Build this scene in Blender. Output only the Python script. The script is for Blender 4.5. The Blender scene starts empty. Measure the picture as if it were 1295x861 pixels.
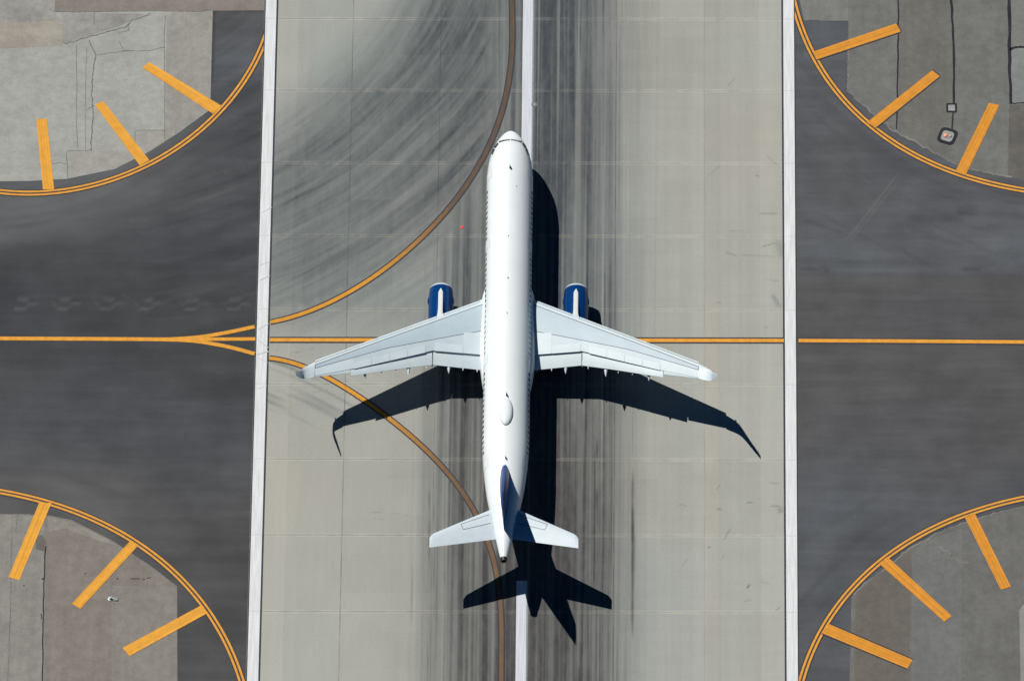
import bpy, math, random
import numpy as np
from mathutils import Matrix, Vector
random.seed(7)
SC = bpy.context.scene
COL = SC.collection

# ------------------------------------------------------------------ camera
CAM_ROT = ((0.9998893510391437, -0.0019213901963637363, 0.014751065664336342),
           (0.009826166203019817, 0.8298003659731376, -0.5579738336952705),
           (-0.011168354232870497, 0.5580570408932766, 0.8297274293243347))
CAM_LOC = (12.272, -510.019, 753.740)
FOC, PW, PH = 13500.0, 1295.0, 861.0          # focal length and photo size in photo pixels
cam_d = bpy.data.cameras.new('camera')
cam_d.sensor_fit = 'HORIZONTAL'
cam_d.sensor_width = 36.0
cam_d.lens = FOC / PW * 36.0
cam_d.clip_start = 5.0
cam_d.clip_end = 20000.0
cam = bpy.data.objects.new('camera', cam_d)
COL.objects.link(cam)
mw = Matrix(CAM_ROT).to_4x4()
mw.translation = Vector(CAM_LOC)
cam.matrix_world = mw
SC.camera = cam

# ------------------------------------------------------------------ sky, sun, exposure
SUN_X, SUN_Y = 0.512, -0.475                  # shadow offset in metres per metre of height
sun_dir = Vector((-SUN_X, -SUN_Y, 1.0)).normalized()
elev = math.asin(sun_dir.z)
world = bpy.data.worlds.new('World')
SC.world = world
world.use_nodes = True
wn = world.node_tree
bg = wn.nodes['Background']
sky = wn.nodes.new('ShaderNodeTexSky')
sky.sky_type = 'NISHITA'
sky.sun_disc = False
sky.sun_elevation = elev
sky.sun_rotation = math.atan2(sun_dir.x, sun_dir.y)
sky.air_density = 0.30
sky.dust_density = 0.0
sky.ozone_density = 3.0
tint = wn.nodes.new('ShaderNodeVectorMath')
tint.operation = 'MULTIPLY'
tint.inputs[1].default_value = (0.42, 1.04, 1.28)      # clear, deep blue sky
wn.links.new(sky.outputs[0], tint.inputs[0])
wn.links.new(tint.outputs[0], bg.inputs[0])
bg.inputs[1].default_value = 0.05
sl = bpy.data.lights.new('sun', 'SUN')
sl.energy = 5.0
sl.angle = math.radians(0.5)
sl.color = (1.0, 0.98, 0.93)
sun = bpy.data.objects.new('sun', sl)
COL.objects.link(sun)
sun.location = (-60, 60, 120)
sun.rotation_euler = sun_dir.to_track_quat('Z', 'Y').to_euler()
SC.view_settings.view_transform = 'Standard'
SC.view_settings.look = 'None'
SC.view_settings.exposure = 0.0
SC.view_settings.gamma = 1.0
SC.view_settings.use_curve_mapping = False

# ------------------------------------------------------------------ helpers
_R = np.array(CAM_ROT)
_C = np.array(CAM_LOC)


def G(px, py, z=0.0):
    """ground position (metres) of a point measured in the photograph"""
    d = _R @ np.array([(px - PW / 2) / FOC, -(py - PH / 2) / FOC, -1.0])
    q = _C + d * ((z - _C[2]) / d[2])
    return float(q[0]), float(q[1])


def GP(pts):
    return [G(*p) for p in pts]


def tag(o, label=None, cat=None, group=None, kind=None):
    if label: o['label'] = label
    if cat: o['category'] = cat
    if group: o['group'] = group
    if kind: o['kind'] = kind
    return o


def link(name, me, parent=None):
    o = bpy.data.objects.new(name, me)
    COL.objects.link(o)
    if parent is not None:
        o.parent = parent
    return o


def mesh(name, verts, faces, mats, parent=None, fm=None, smooth=None):
    me = bpy.data.meshes.new(name)
    me.from_pydata([tuple(map(float, v)) for v in verts], [], faces)
    for m in (mats if isinstance(mats, (list, tuple)) else [mats]):
        me.materials.append(m)
    if fm is not None:
        me.polygons.foreach_set('material_index', np.array(fm, dtype=np.int32))
    me.update()
    import bmesh
    bm = bmesh.new()
    bm.from_mesh(me)
    bmesh.ops.recalc_face_normals(bm, faces=bm.faces)
    bm.to_mesh(me)
    bm.free()
    if smooth is not None:
        me.polygons.foreach_set('use_smooth', np.ones(len(me.polygons), dtype=bool))
        me.set_sharp_from_angle(angle=math.radians(smooth))
    return link(name, me, parent)


class Buf:
    """collects faces of ONE object"""
    def __init__(self):
        self.v, self.f, self.m = [], [], []

    def add(self, verts, faces, m=0):
        b = len(self.v)
        self.v += [tuple(map(float, p)) for p in verts]
        self.f += [tuple(i + b for i in f) for f in faces]
        self.m += [m] * len(faces)

    def poly(self, pts, z, m=0):
        self.add([(p[0], p[1], z) for p in pts], [tuple(range(len(pts)))], m)

    def slab(self, pts, z0, z1, m=0):
        n = len(pts)
        self.add([(p[0], p[1], z0) for p in pts] + [(p[0], p[1], z1) for p in pts],
                 [tuple(range(n - 1, -1, -1)), tuple(range(n, 2 * n))] +
                 [(i, (i + 1) % n, n + (i + 1) % n, n + i) for i in range(n)], m)

    def strip(self, pts, w, z, m=0, off=0.0):
        """flat ribbon along a polyline; w may be a list"""
        p = np.array(pts, float)
        t = np.gradient(p, axis=0)
        t /= np.linalg.norm(t, axis=1)[:, None] + 1e-12
        nrm = np.stack([-t[:, 1], t[:, 0]], 1)
        ww = np.broadcast_to(np.asarray(w, float), (len(p),))[:, None]
        a = p + nrm * (off + ww / 2)
        b = p + nrm * (off - ww / 2)
        n = len(p)
        self.add([(x, y, z) for x, y in a] + [(x, y, z) for x, y in b],
                 [(i, i + n, i + n + 1, i + 1) for i in range(n - 1)], m)

    def box(self, c, s, m=0, taper=1.0):
        x, y, z = c
        a, b, h = s[0] / 2, s[1] / 2, s[2] / 2
        t = taper
        vs = [(x - a, y - b, z - h), (x + a, y - b, z - h), (x + a, y + b, z - h), (x - a, y + b, z - h),
              (x - a * t, y - b * t, z + h), (x + a * t, y - b * t, z + h), (x + a * t, y + b * t, z + h), (x - a * t, y + b * t, z + h)]
        self.add(vs, [(3, 2, 1, 0), (4, 5, 6, 7), (0, 1, 5, 4), (1, 2, 6, 5), (2, 3, 7, 6), (3, 0, 4, 7)], m)

    def lathe(self, prof, n=24, axis='z', origin=(0, 0, 0), m=0, close=False):
        """prof: list of (r, h)"""
        vs = []
        for r, h in prof:
            for k in range(n):
                a = 2 * math.pi * k / n
                c, s = r * math.cos(a), r * math.sin(a)
                p = {'z': (c, s, h), 'y': (c, h, s), 'x': (h, c, s)}[axis]
                vs.append(tuple(p[i] + origin[i] for i in range(3)))
        fs = []
        L = len(prof)
        for i in range(L - 1):
            for k in range(n):
                k2 = (k + 1) % n
                fs.append((i * n + k, i * n + k2, (i + 1) * n + k2, (i + 1) * n + k))
        if close:
            fs.append(tuple(range(n)))
            fs.append(tuple((L - 1) * n + k for k in range(n)))
        self.add(vs, fs, m)

    def build(self, name, mats, parent=None, smooth=None):
        return mesh(name, self.v, self.f, mats, parent, self.m, smooth)


def _hash(ix, iy, seed):
    h = (ix.astype(np.int64) * 374761393 + iy.astype(np.int64) * 668265263 + seed * 2147483647) & 0xFFFFFFFF
    h = ((h ^ (h >> 13)) * 1274126177) & 0xFFFFFFFF
    h = ((h ^ (h >> 16)) * 2246822519) & 0xFFFFFFFF
    return ((h ^ (h >> 15)) & 0xFFFFFF) / float(0xFFFFFF)


def vn(x, y, seed=0):
    """2-D value noise 0..1"""
    x, y = np.broadcast_arrays(np.asarray(x, float), np.asarray(y, float))
    ix, iy = np.floor(x), np.floor(y)
    fx, fy = x - ix, y - iy
    fx, fy = fx * fx * (3 - 2 * fx), fy * fy * (3 - 2 * fy)
    a = _hash(ix, iy, seed) * (1 - fx) + _hash(ix + 1, iy, seed) * fx
    b = _hash(ix, iy + 1, seed) * (1 - fx) + _hash(ix + 1, iy + 1, seed) * fx
    return a * (1 - fy) + b * fy


def cell(x, y, seed=0):
    x, y = np.broadcast_arrays(np.asarray(x, float), np.asarray(y, float))
    return _hash(np.floor(x), np.floor(y), seed)


def ss(e0, e1, x):
    t = np.clip((x - e0) / (e1 - e0), 0, 1)
    return t * t * (3 - 2 * t)


# ------------------------------------------------------------------ materials
class NT:
    def __init__(self, name):
        self.mat = bpy.data.materials.new(name)
        self.mat.use_nodes = True
        self.t = self.mat.node_tree
        self.b = self.t.nodes['Principled BSDF']

    def n(self, kind, **kw):
        nd = self.t.nodes.new(kind)
        for k, v in kw.items():
            setattr(nd, k, v)
        return nd

    def put(self, sock, val):
        if hasattr(val, 'is_output'):
            self.t.links.new(val, sock)
        else:
            if isinstance(val, tuple) and len(val) == 3 and sock.type == 'RGBA':
                val = val + (1,)
            sock.default_value = val

    def math(self, op, a, b=None, c=None, clamp=False):
        nd = self.n('ShaderNodeMath', operation=op, use_clamp=clamp)
        self.put(nd.inputs[0], a)
        if b is not None: self.put(nd.inputs[1], b)
        if c is not None: self.put(nd.inputs[2], c)
        return nd.outputs[0]

    def mix(self, f, a, b, mode='MIX'):
        nd = self.n('ShaderNodeMix', data_type='RGBA', blend_type=mode)
        self.put(nd.inputs[0], f)
        self.put(nd.inputs[6], a)
        self.put(nd.inputs[7], b)
        return nd.outputs[2]

    def coords(self, scale=(1, 1, 1)):
        tc = self.n('ShaderNodeTexCoord')
        mp = self.n('ShaderNodeMapping')
        mp.inputs['Scale'].default_value = scale
        self.t.links.new(tc.outputs['Object'], mp.inputs[0])
        return mp.outputs[0]

    def noise(self, scale, stretch=(1, 1, 1), detail=3.0, rough=0.55):
        nd = self.n('ShaderNodeTexNoise')
        nd.inputs['Scale'].default_value = scale
        nd.inputs['Detail'].default_value = detail
        nd.inputs['Roughness'].default_value = rough
        self.t.links.new(self.coords(stretch), nd.inputs['Vector'])
        return nd.outputs[0]

    def ramp(self, v, a, b, lo=0.0, hi=1.0):
        nd = self.n('ShaderNodeMapRange', interpolation_type='SMOOTHSTEP')
        self.put(nd.inputs[0], v)
        for i, q in zip((1, 2, 3, 4), (a, b, lo, hi)):
            self.put(nd.inputs[i], q)
        return nd.outputs[0]

    def scale(self, colr, f):
        vm = self.n('ShaderNodeVectorMath', operation='SCALE')
        self.put(vm.inputs[0], colr)
        self.put(vm.inputs['Scale'], f)
        return vm.outputs[0]

    def done(self, col, rough=0.9, metal=0.0, spec=0.5, coat=0.0):
        self.put(self.b.inputs['Base Color'], col)
        self.put(self.b.inputs['Roughness'], rough)
        self.put(self.b.inputs['Metallic'], metal)
        self.put(self.b.inputs['Specular IOR Level'], spec)
        if coat:
            self.put(self.b.inputs['Coat Weight'], coat)
            self.put(self.b.inputs['Coat Roughness'], 0.05)
        return self.mat


def plain(name, col, rough=0.5, metal=0.0, var=0.05, vs=1.5, spec=0.5, coat=0.0, stretch=(1, 1, 1)):
    t = NT(name)
    f = t.ramp(t.noise(vs, stretch), 0.3, 0.7, 1 - var, 1 + var)
    return t.done(t.scale(col, f), rough, metal, spec, coat)


def pave(name, col, var=0.08, streak=0.08, stretch=(1.0, 0.06, 1), spots=0.25):
    """weathered pavement: broad mottling, paving streaks, grain and small dark spots"""
    t = NT(name)
    f1 = t.ramp(t.noise(0.35, detail=4), 0.3, 0.7, 1 - var, 1 + var)
    streak *= 0.45
    f2 = t.math('MULTIPLY', t.ramp(t.noise(1.6, stretch, detail=3), 0.3, 0.7, 1 - streak, 1 + streak), t.ramp(t.noise(1.4, detail=6, rough=.65), 0.3, 0.7, 0.93, 1.07))
    f3 = t.ramp(t.noise(9.0, detail=3, rough=0.8), 0.25, 0.75, 0.88, 1.12)
    f4 = t.ramp(t.noise(0.9, detail=5, rough=0.65), 0.66, 0.8, 1.0, 1.0 - spots)
    f = t.math('MULTIPLY', t.math('MULTIPLY', f1, f2), t.math('MULTIPLY', f3, f4))
    return t.done(t.scale(col, f), 0.92, spec=0.25)


def runway_material():
    t = NT('runway concrete')
    at = t.n('ShaderNodeAttribute', attribute_name='wear')
    sp = t.n('ShaderNodeSeparateColor')
    t.t.links.new(at.outputs['Color'], sp.inputs[0])
    rub, tone, warm = sp.outputs[0], sp.outputs[1], sp.outputs[2]
    tc = t.n('ShaderNodeTexCoord')
    sx = t.n('ShaderNodeSeparateXYZ')
    t.t.links.new(tc.outputs['Object'], sx.inputs[0])
    X, Y = sx.outputs[0], sx.outputs[1]
    base = t.mix(warm, (0.284, 0.298, 0.274), (0.324, 0.306, 0.264))
    f3 = t.ramp(t.noise(7.0, detail=3, rough=0.7), 0.25, 0.75, 0.94, 1.06)
    f4 = t.ramp(t.noise(1.8, (1, 0.15, 1), detail=3), 0.3, 0.7, 0.985, 1.015)
    base = t.scale(base, t.math('MULTIPLY', tone, t.math('MULTIPLY', f3, f4)))
    # joints across the runway: a pale sawn band with a fine dark seam
    dy = t.math('PINGPONG', Y, 3.81)                       # 0 at every 7.62 m
    band = t.math('SUBTRACT', 1.0, t.ramp(dy, 0.13, 0.20))
    nb = t.ramp(t.noise(0.7, detail=3), 0.35, 0.65, 0.15, 0.75)
    base = t.mix(t.math('MULTIPLY', band, t.math('MULTIPLY', nb, 0.55)), base, (0.43, 0.42, 0.36))
    grain = t.ramp(t.noise(1.1, (1.6, 0.5, 1), detail=4, rough=0.6), 0.25, 0.75, 0.93, 1.06)
    r2 = t.math('MULTIPLY', rub, grain, clamp=True)
    rubc = t.mix(t.ramp(Y, -16.0, 4.0), (0.049, 0.046, 0.046), (0.043, 0.050, 0.058))
    colr = t.mix(r2, base, rubc)
    bandr = t.math('MULTIPLY', band, t.math('MULTIPLY', nb, 0.16))
    colr = t.mix(bandr, colr, (0.40, 0.39, 0.34))
    seam = t.math('SUBTRACT', 1.0, t.ramp(dy, 0.02, 0.06))
    colr = t.mix(t.math('MULTIPLY', seam, t.ramp(X, 6.0, 10.0, 0.38, 0.22)), colr, (0.06, 0.06, 0.06))
    # joints along the runway
    dx = t.math('PINGPONG', X, 3.81)
    seamx = t.math('SUBTRACT', 1.0, t.ramp(dx, 0.02, 0.065))
    nx = t.ramp(t.noise(0.25, (1, 1, 1), detail=4), 0.35, 0.65, 0.25, 0.8)
    jw = t.math('ADD', t.ramp(X, -14.0, -9.0, 0.62, 0.5), t.math('ADD', t.ramp(X, 6.0, 7.0, 0.0, 0.3), t.ramp(X, 9.0, 14.0, 0.0, -0.6)))
    colr = t.mix(t.math('MULTIPLY', t.math('MULTIPLY', seamx, nx), jw, clamp=True), colr, (0.035, 0.035, 0.035))
    return t.done(colr, 0.9, spec=0.25)


def asphalt_material():
    t = NT('taxiway asphalt')
    at = t.n('ShaderNodeAttribute', attribute_name='wear')
    sp = t.n('ShaderNodeSeparateColor')
    t.t.links.new(at.outputs['Color'], sp.inputs[0])
    light, tone, cool = sp.outputs[0], sp.outputs[1], sp.outputs[2]
    base = t.mix(cool, (0.068, 0.064, 0.063), (0.058, 0.063, 0.0705))
    f1 = t.math('MULTIPLY', t.ramp(t.noise(0.22, detail=6, rough=.62), 0.3, 0.7, 0.88, 1.12), t.ramp(t.noise(1.1, (0.12, 1.2, 1), detail=5, rough=.6), 0.3, 0.7, 0.93, 1.07))
    f3 = t.ramp(t.noise(9.0, detail=3, rough=0.8), 0.25, 0.75, 0.88, 1.12)
    base = t.scale(base, t.math('MULTIPLY', tone, t.math('MULTIPLY', f1, f3)))
    colr = t.mix(light, base, (0.15, 0.15, 0.148))
    return t.done(colr, 0.9, spec=0.25)


def paint(name, col, wear=0.25, under=(0.12, 0.11, 0.10), streak=(3.0, 0.15, 1), vs=2.2, bright=0.10):
    t = NT(name)
    f = t.ramp(t.noise(vs, streak, detail=4), 0.3, 0.7, 1 - bright, 1 + bright)
    c = t.scale(col, f)
    w = t.ramp(t.noise(1.3, streak, detail=6, rough=0.7), 0.55, 0.8, 0.0, wear)
    return t.done(t.mix(w, c, under), 0.75, spec=0.3)


M = {}
M['runway'] = runway_material()
M['asphalt'] = asphalt_material()
M['white_paint'] = paint('white paint', (0.56, 0.57, 0.575), 0.22, (0.24, 0.24, 0.25))
M['dash_paint'] = paint('worn white paint', (0.50, 0.52, 0.56), 0.55, (0.16, 0.165, 0.18), (5, 0.12, 1), 2.0)
M['black_paint'] = paint('black paint', (0.030, 0.030, 0.040), 0.2, (0.10, 0.10, 0.10))
M['yellow_paint'] = paint('yellow paint', (0.60, 0.262, 0.022), 0.18, (0.30, 0.13, 0.03), (1, 1, 1), 2.0)
M['yellow_pale'] = paint('pale yellow paint', (0.66, 0.315, 0.040), 0.15, (0.40, 0.22, 0.05), (1, 1, 1), 1.2)
M['yellow_deep'] = paint('deep yellow paint', (0.57, 0.235, 0.020), 0.25, (0.25, 0.11, 0.03), (1, 1, 1), 1.2)
M['tar'] = plain('tar seal', (0.020, 0.019, 0.026), 0.8, var=0.2, spec=.15)
M['crack'] = plain('crack', (0.14, 0.135, 0.125), 0.95, var=0.3, vs=3)
M['ghost'] = paint('ragged paint edge', (0.22, 0.23, 0.24), 1.0, (0.09, 0.09, 0.095), (1, 1, 1), 3.0)
M['dirt'] = pave('infield dirt', (0.20, 0.17, 0.12))

# ------------------------------------------------------------------ ground sheets
b = Buf()
b.poly([(-4000, -4000), (4000, -4000), (4000, 4000), (-4000, 4000)], 0.0)
tag(b.build('ground', M['dirt']), kind='structure')


def axis(lo, hi, step, far_lo, far_hi):
    a = list(np.arange(lo, hi + 1e-6, step))
    if far_lo is not None:
        a = list(-np.geomspace(-lo + step, -far_lo, 14)[::-1]) + a
    if far_hi is not None:
        a = a + list(np.geomspace(hi + step, far_hi, 14))
    return np.array(a)


def grid_sheet(name, xs, ys, z, wear, mat):
    xs, ys = np.asarray(xs), np.asarray(ys)
    nx, ny = len(xs), len(ys)
    XX, YY = np.meshgrid(xs, ys)
    co = np.stack([XX, YY, np.full_like(XX, z)], -1).reshape(-1, 3).astype(np.float32)
    i = (np.arange(ny - 1)[:, None] * nx + np.arange(nx - 1)[None, :]).ravel()
    q = np.stack([i, i + 1, i + 1 + nx, i + nx], 1).astype(np.int32)
    me = bpy.data.meshes.new(name)
    me.vertices.add(len(co))
    me.vertices.foreach_set('co', co.ravel())
    me.loops.add(q.size)
    me.loops.foreach_set('vertex_index', q.ravel())
    me.polygons.add(len(q))
    me.polygons.foreach_set('loop_start', np.arange(0, q.size, 4, dtype=np.int32))
    me.update(calc_edges=True)
    w = wear(XX, YY)
    c = np.ones((len(co), 4), dtype=np.float32)
    for k in range(3):
        c[:, k] = w[k].ravel()
    at = me.attributes.new('wear', 'FLOAT_COLOR', 'POINT')
    at.data.foreach_set('color', c.ravel())
    me.materials.append(mat)
    return tag(link(name, me), kind='structure')


def seg_mark(X, Y, a, bpt, w, s, acc):
    """one scrape from a to b (metres), soft-edged, fading to its ends"""
    ax, ay = a
    dx, dy = bpt[0] - ax, bpt[1] - ay
    L2 = dx * dx + dy * dy
    t = np.clip(((X - ax) * dx + (Y - ay) * dy) / L2, -0.2, 1.2)
    d = np.hypot(X - ax - t * dx, Y - ay - t * dy)
    f = np.exp(-(d / w) ** 2) * ss(0, 0.25, t) * (1 - ss(0.7, 1.0, t)) * s
    np.maximum(acc, f, out=acc)


def runway_wear(X, Y):
    # upper (far) and lower (near) rubber across the width
    px_ = np.array([-23, -16, -12, -9.2, -8.3, -7.2, -6, -4.2, -2.5, 0, 2.2, 3.6, 5.2, 6.2, 7.2, 7.7, 8.6, 9.6, 10.4, 12, 23.])
    lo = np.array([0, 0.01, .03, .12, .40, .50, .58, .74, .82, .86, .86, .86, .80, .72, .62, .52, .36, .22, .10, .02, 0])
    up = np.array([0, 0, .14, .36, .48, .60, .70, .80, .86, .86, .84, .80, .75, .70, .62, .40, .28, .20, .14, .05, 0])
    hi = ss(-14, 10, Y)
    p = np.interp(X, px_, lo) * (1 - hi) + np.interp(X, px_, up) * hi
    fine = (0.26 * vn(X / 0.26, Y / 26, 3) + 0.24 * vn(X / 0.5, Y / 45 + 7, 4) +
            0.30 * vn(X / 0.12, Y / 18, 5) + 0.20 * vn(X / 1.2, Y / 60, 6))
    r = p * (0.72 + 0.62 * np.clip((fine - 0.5) * 2.1 + 0.5, 0, 1.15))
    r *= 0.92 + 0.16 * vn(X / 6, Y / 7, 8)
    # sharp pale and dark wheel streaks
    st = ss(0.66, 0.86, vn(X / 0.24, Y / 22, 12)) * p
    r = r + 0.34 * st
    r = r - 0.22 * ss(0.72, 0.9, vn(X / 0.22, Y / 40, 13)) * p
    # swept turn-off marks in the far left
    cx, cy = -42.0, 48.0
    rr = np.hypot(X - cx, Y - cy) + 1.2 * (vn(X / 9, Y / 9, 20) - 0.5)
    th = np.arctan2(Y - cy, X - cx)
    m = ss(30.5, 39, rr) * (1 - 0.55 * ss(47, 58, rr))
    m = m * ss(-24, -19.5, X) * 0.25 + m * 0.75
    m *= (1 - ss(-4.5, 1.5, X)) * ss(-7.5, 1.5, Y)
    rq = np.hypot(X + 47, Y - 45)
    tq = np.arctan2(Y - 45, X + 47)
    f = (0.24 * vn(rr / 0.32, th * 6, 21) + 0.20 * vn(rq / 0.42, tq * 6, 22) + 0.14 * vn(rr / 0.2, th * 9, 23) +
         0.16 * vn(rq / 0.85, tq * 5, 26) + 0.14 * vn(rr / 1.7, th * 3.0, 24) + 0.16 * vn(rq / 0.15, tq * 8, 28))
    f = np.clip((f - 0.5) * 1.4 + 0.5, 0, 1.2)
    r = np.maximum(r * (1 - 0.35 * m), m * (0.48 + 0.42 * f) * (0.84 + 0.2 * vn(X / 6, Y / 6, 25) + 0.12 * cell(X / 3.81, Y / 3.81, 27) + 0.08 * ss(-14, -8, X)))
    # second faint family curving with the yellow line in the near left
    cx, cy = -36.0, -41.0
    rr = np.hypot(X - cx, Y - cy)
    th = np.arctan2(Y - cy, X - cx)
    m = ss(27, 34, rr) * (1 - ss(38, 44, rr)) * (1 - ss(-9, -3, X)) * ss(-13, -9, Y)
    f = vn(rr / 0.35, th * 6, 31) * 0.6 + vn(rr / 0.9, th * 5, 32) * 0.4
    r = np.maximum(r, m * (0.04 + 0.42 * ss(0.42, 0.9, f)))
    # separate marks measured on the photograph: x, y0, y1 in pixels, half width m, strength
    acc = np.zeros_like(r)
    for x, y0, y1, w, s in ((543, 575, 775, .15, .62), (549, 560, 840, .06, .70), (553.5, 600, 760, .08, .5), (562, 590, 861, .12, .62),
                            (534, 730, 900, .14, .45), (541, 800, 900, .16, .6), (521, 690, 810, .05, .55), (572, 640, 880, .15, .62),
                            (755, 500, 715, .12, .95), (780, 480, 900, .05, .55), (800, 560, 845, .17, .95), (800.5, 660, 740, .22, .8), (800, 470, 610, .10, .5),
                            (776, 770, 900, .12, .55), (791, 780, 900, .17, .40), (768, 600, 880, .1, .5), (734, -30, 110, .05, .85),
                            (744, -40, 240, .16, .70), (753, -40, 320, .14, .72), (763, 105, 175, .17, .70), (778, 140, 430, .05, .6),
                            (720, 55, 185, .17, .75), (686, -40, 140, .14, .8), (565, -20, 40, .17, .75), (614, 10, 80, .17, .7),
                            (790, -30, 70, .09, .28), (806, -30, 160, .2, .16), (701, -40, 420, .1, .78), (575, 300, 460, .1, .7)):
        seg_mark(X, Y, G(x, y0), G(x, y1), w, s, acc)
    for x0, y0, x1, y1, w, s in ((918, 112, 932, 96, .09, .35), (893, 225, 915, 205, .12, .25), (954, 221, 962, 224, .06, .6), (968, 195, 985, 211, .06, .4),
                                 (794, 207, 805, 213, .05, .45), (958, 270, 987, 270, .06, .5), (920, 292, 945, 293, .05, .35), (915, 318, 935, 325, .06, .6),
                                 (930, 323, 988, 324, .07, .5), (960, 313, 986, 306, .06, .6), (965, 354, 987, 355, .06, .5), (975, 370, 989, 392, .28, .35),
                                 (905, 382, 913, 383, .07, .5), (965, 413, 972, 414, .06, .5), (905, 643, 915, 644, .10, .75), (856, 637, 870, 640, .05, .5),
                                 (914, 684, 926, 665, .08, .5), (912, 707, 917, 700, .06, .4), (944, 744, 949, 738, .11, .7), (940, 760, 952, 758, .1, .4),
                                 (895, 694, 898, 690, .09, .6), (973, 639, 988, 640, .08, .55), (970, 610, 988, 611, .06, .5), (862, 717, 872, 703, .05, .35),
                                 (980, 773, 989, 765, .06, .5), (806, 625, 816, 627, .07, .3), (906, 620, 911, 612, .06, .5), (943, 635, 954, 635, .06, .5),
                                 (960, 735, 975, 737, .06, .4), (982, 300, 990, 330, .45, .35), (985, 640, 989, 650, .3, .35),
                                 (348.5, 243, 351, 247, .07, .5), (348, 249, 352, 248, .07, .5), (349, 253, 352, 251, .06, .45), (452, 646, 536, 652, .06, .28), (470, 655, 500, 659, .06, .18), (372, 446, 382, 444, .08, .5), (392, 441, 399, 440, .09, .45),
                                 (348, 443, 352, 442, .06, .4), (345, 480, 470, 452, .06, .25), (348, 505, 430, 490, .05, .3), (355, 520, 480, 486, .05, .2)):
        seg_mark(X, Y, G(x0, y0), G(x1, y1), max(w * .8, .055), s * .8, acc)
    acc *= 0.65 + 0.6 * vn(X / 0.5, Y / 1.6, 41)
    r = np.clip(np.maximum(r, acc), 0, 0.97)
    # slab tone
    tone = 1.0 + 0.07 * (cell(X / 7.62, Y / 7.62, 51) - 0.5) + 0.05 * (vn(X / 9, Y / 14, 52) - 0.5)
    tone += 0.05 * (cell(X / 3.81, Y / 3.81 + 0.5, 53) - 0.5) * (np.abs(X) < 15.3)
    tone += (0.05 * (vn(X / 0.3, Y / 40, 54) - 0.5) + 0.05 * (vn(X / 1.1, Y / 70, 57) - 0.5)) * (0.35 + 0.65 * (X > -7))
    tone += 0.035 * (vn(X / 3.0, Y / 0.5, 58) - 0.5) * (X > 7) + 0.05 * (vn(X / 2.5, Y / 2.5, 59) - 0.5)
    edge = (np.abs(X) > 20.0)
    tone += 0.07 * edge
    acc = np.zeros_like(X)
    for x0, y0, x1, y1, w, st in ((375, 389, 386, 384, .3, 1), (397, 381, 405, 377, .22, .9), (426, 370, 433, 362, .28, 1), (443, 358, 447, 350, .26, 1), (448, 356, 456, 350, .2, .9), (352, 396, 376, 389, .2, .7)):
        seg_mark(X, Y, G(x0, y0), G(x1, y1), w, st, acc)
    tone += 0.20 * acc
    tone += 0.03 * ((X > 14.3) & (X < 15.24)) - 0.02 * ((X > 15.24) & (X < 16.5)) * (Y > 5)
    tone -= 0.03 * ss(-5, 10, Y) * (X < 0)
    warm = 0.48 + 0.55 * (vn(X / 9, Y / 9, 55) - 0.5) + 0.25 * (cell(X / 7.62, Y / 7.62, 60) - 0.5) + 0.20 * (X < -19)
    warm += 0.38 * ((X > 15.3) & (X < 16.45)) * (1 - ss(-1, 6, Y)) * (0.5 + vn(X, Y / 5, 56))
    warm -= 0.25 * (1 - ss(-18, -8, X)) * ss(-6, 10, Y)
    warm -= 0.7 * r
    return r, tone, np.clip(warm, 0, 1)


RX = 22.995
grid_sheet('runway', np.linspace(-RX, RX, 560), axis(-44, 40, 0.12, -1500, 1500), 0.004, runway_wear, M['runway'])


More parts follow.
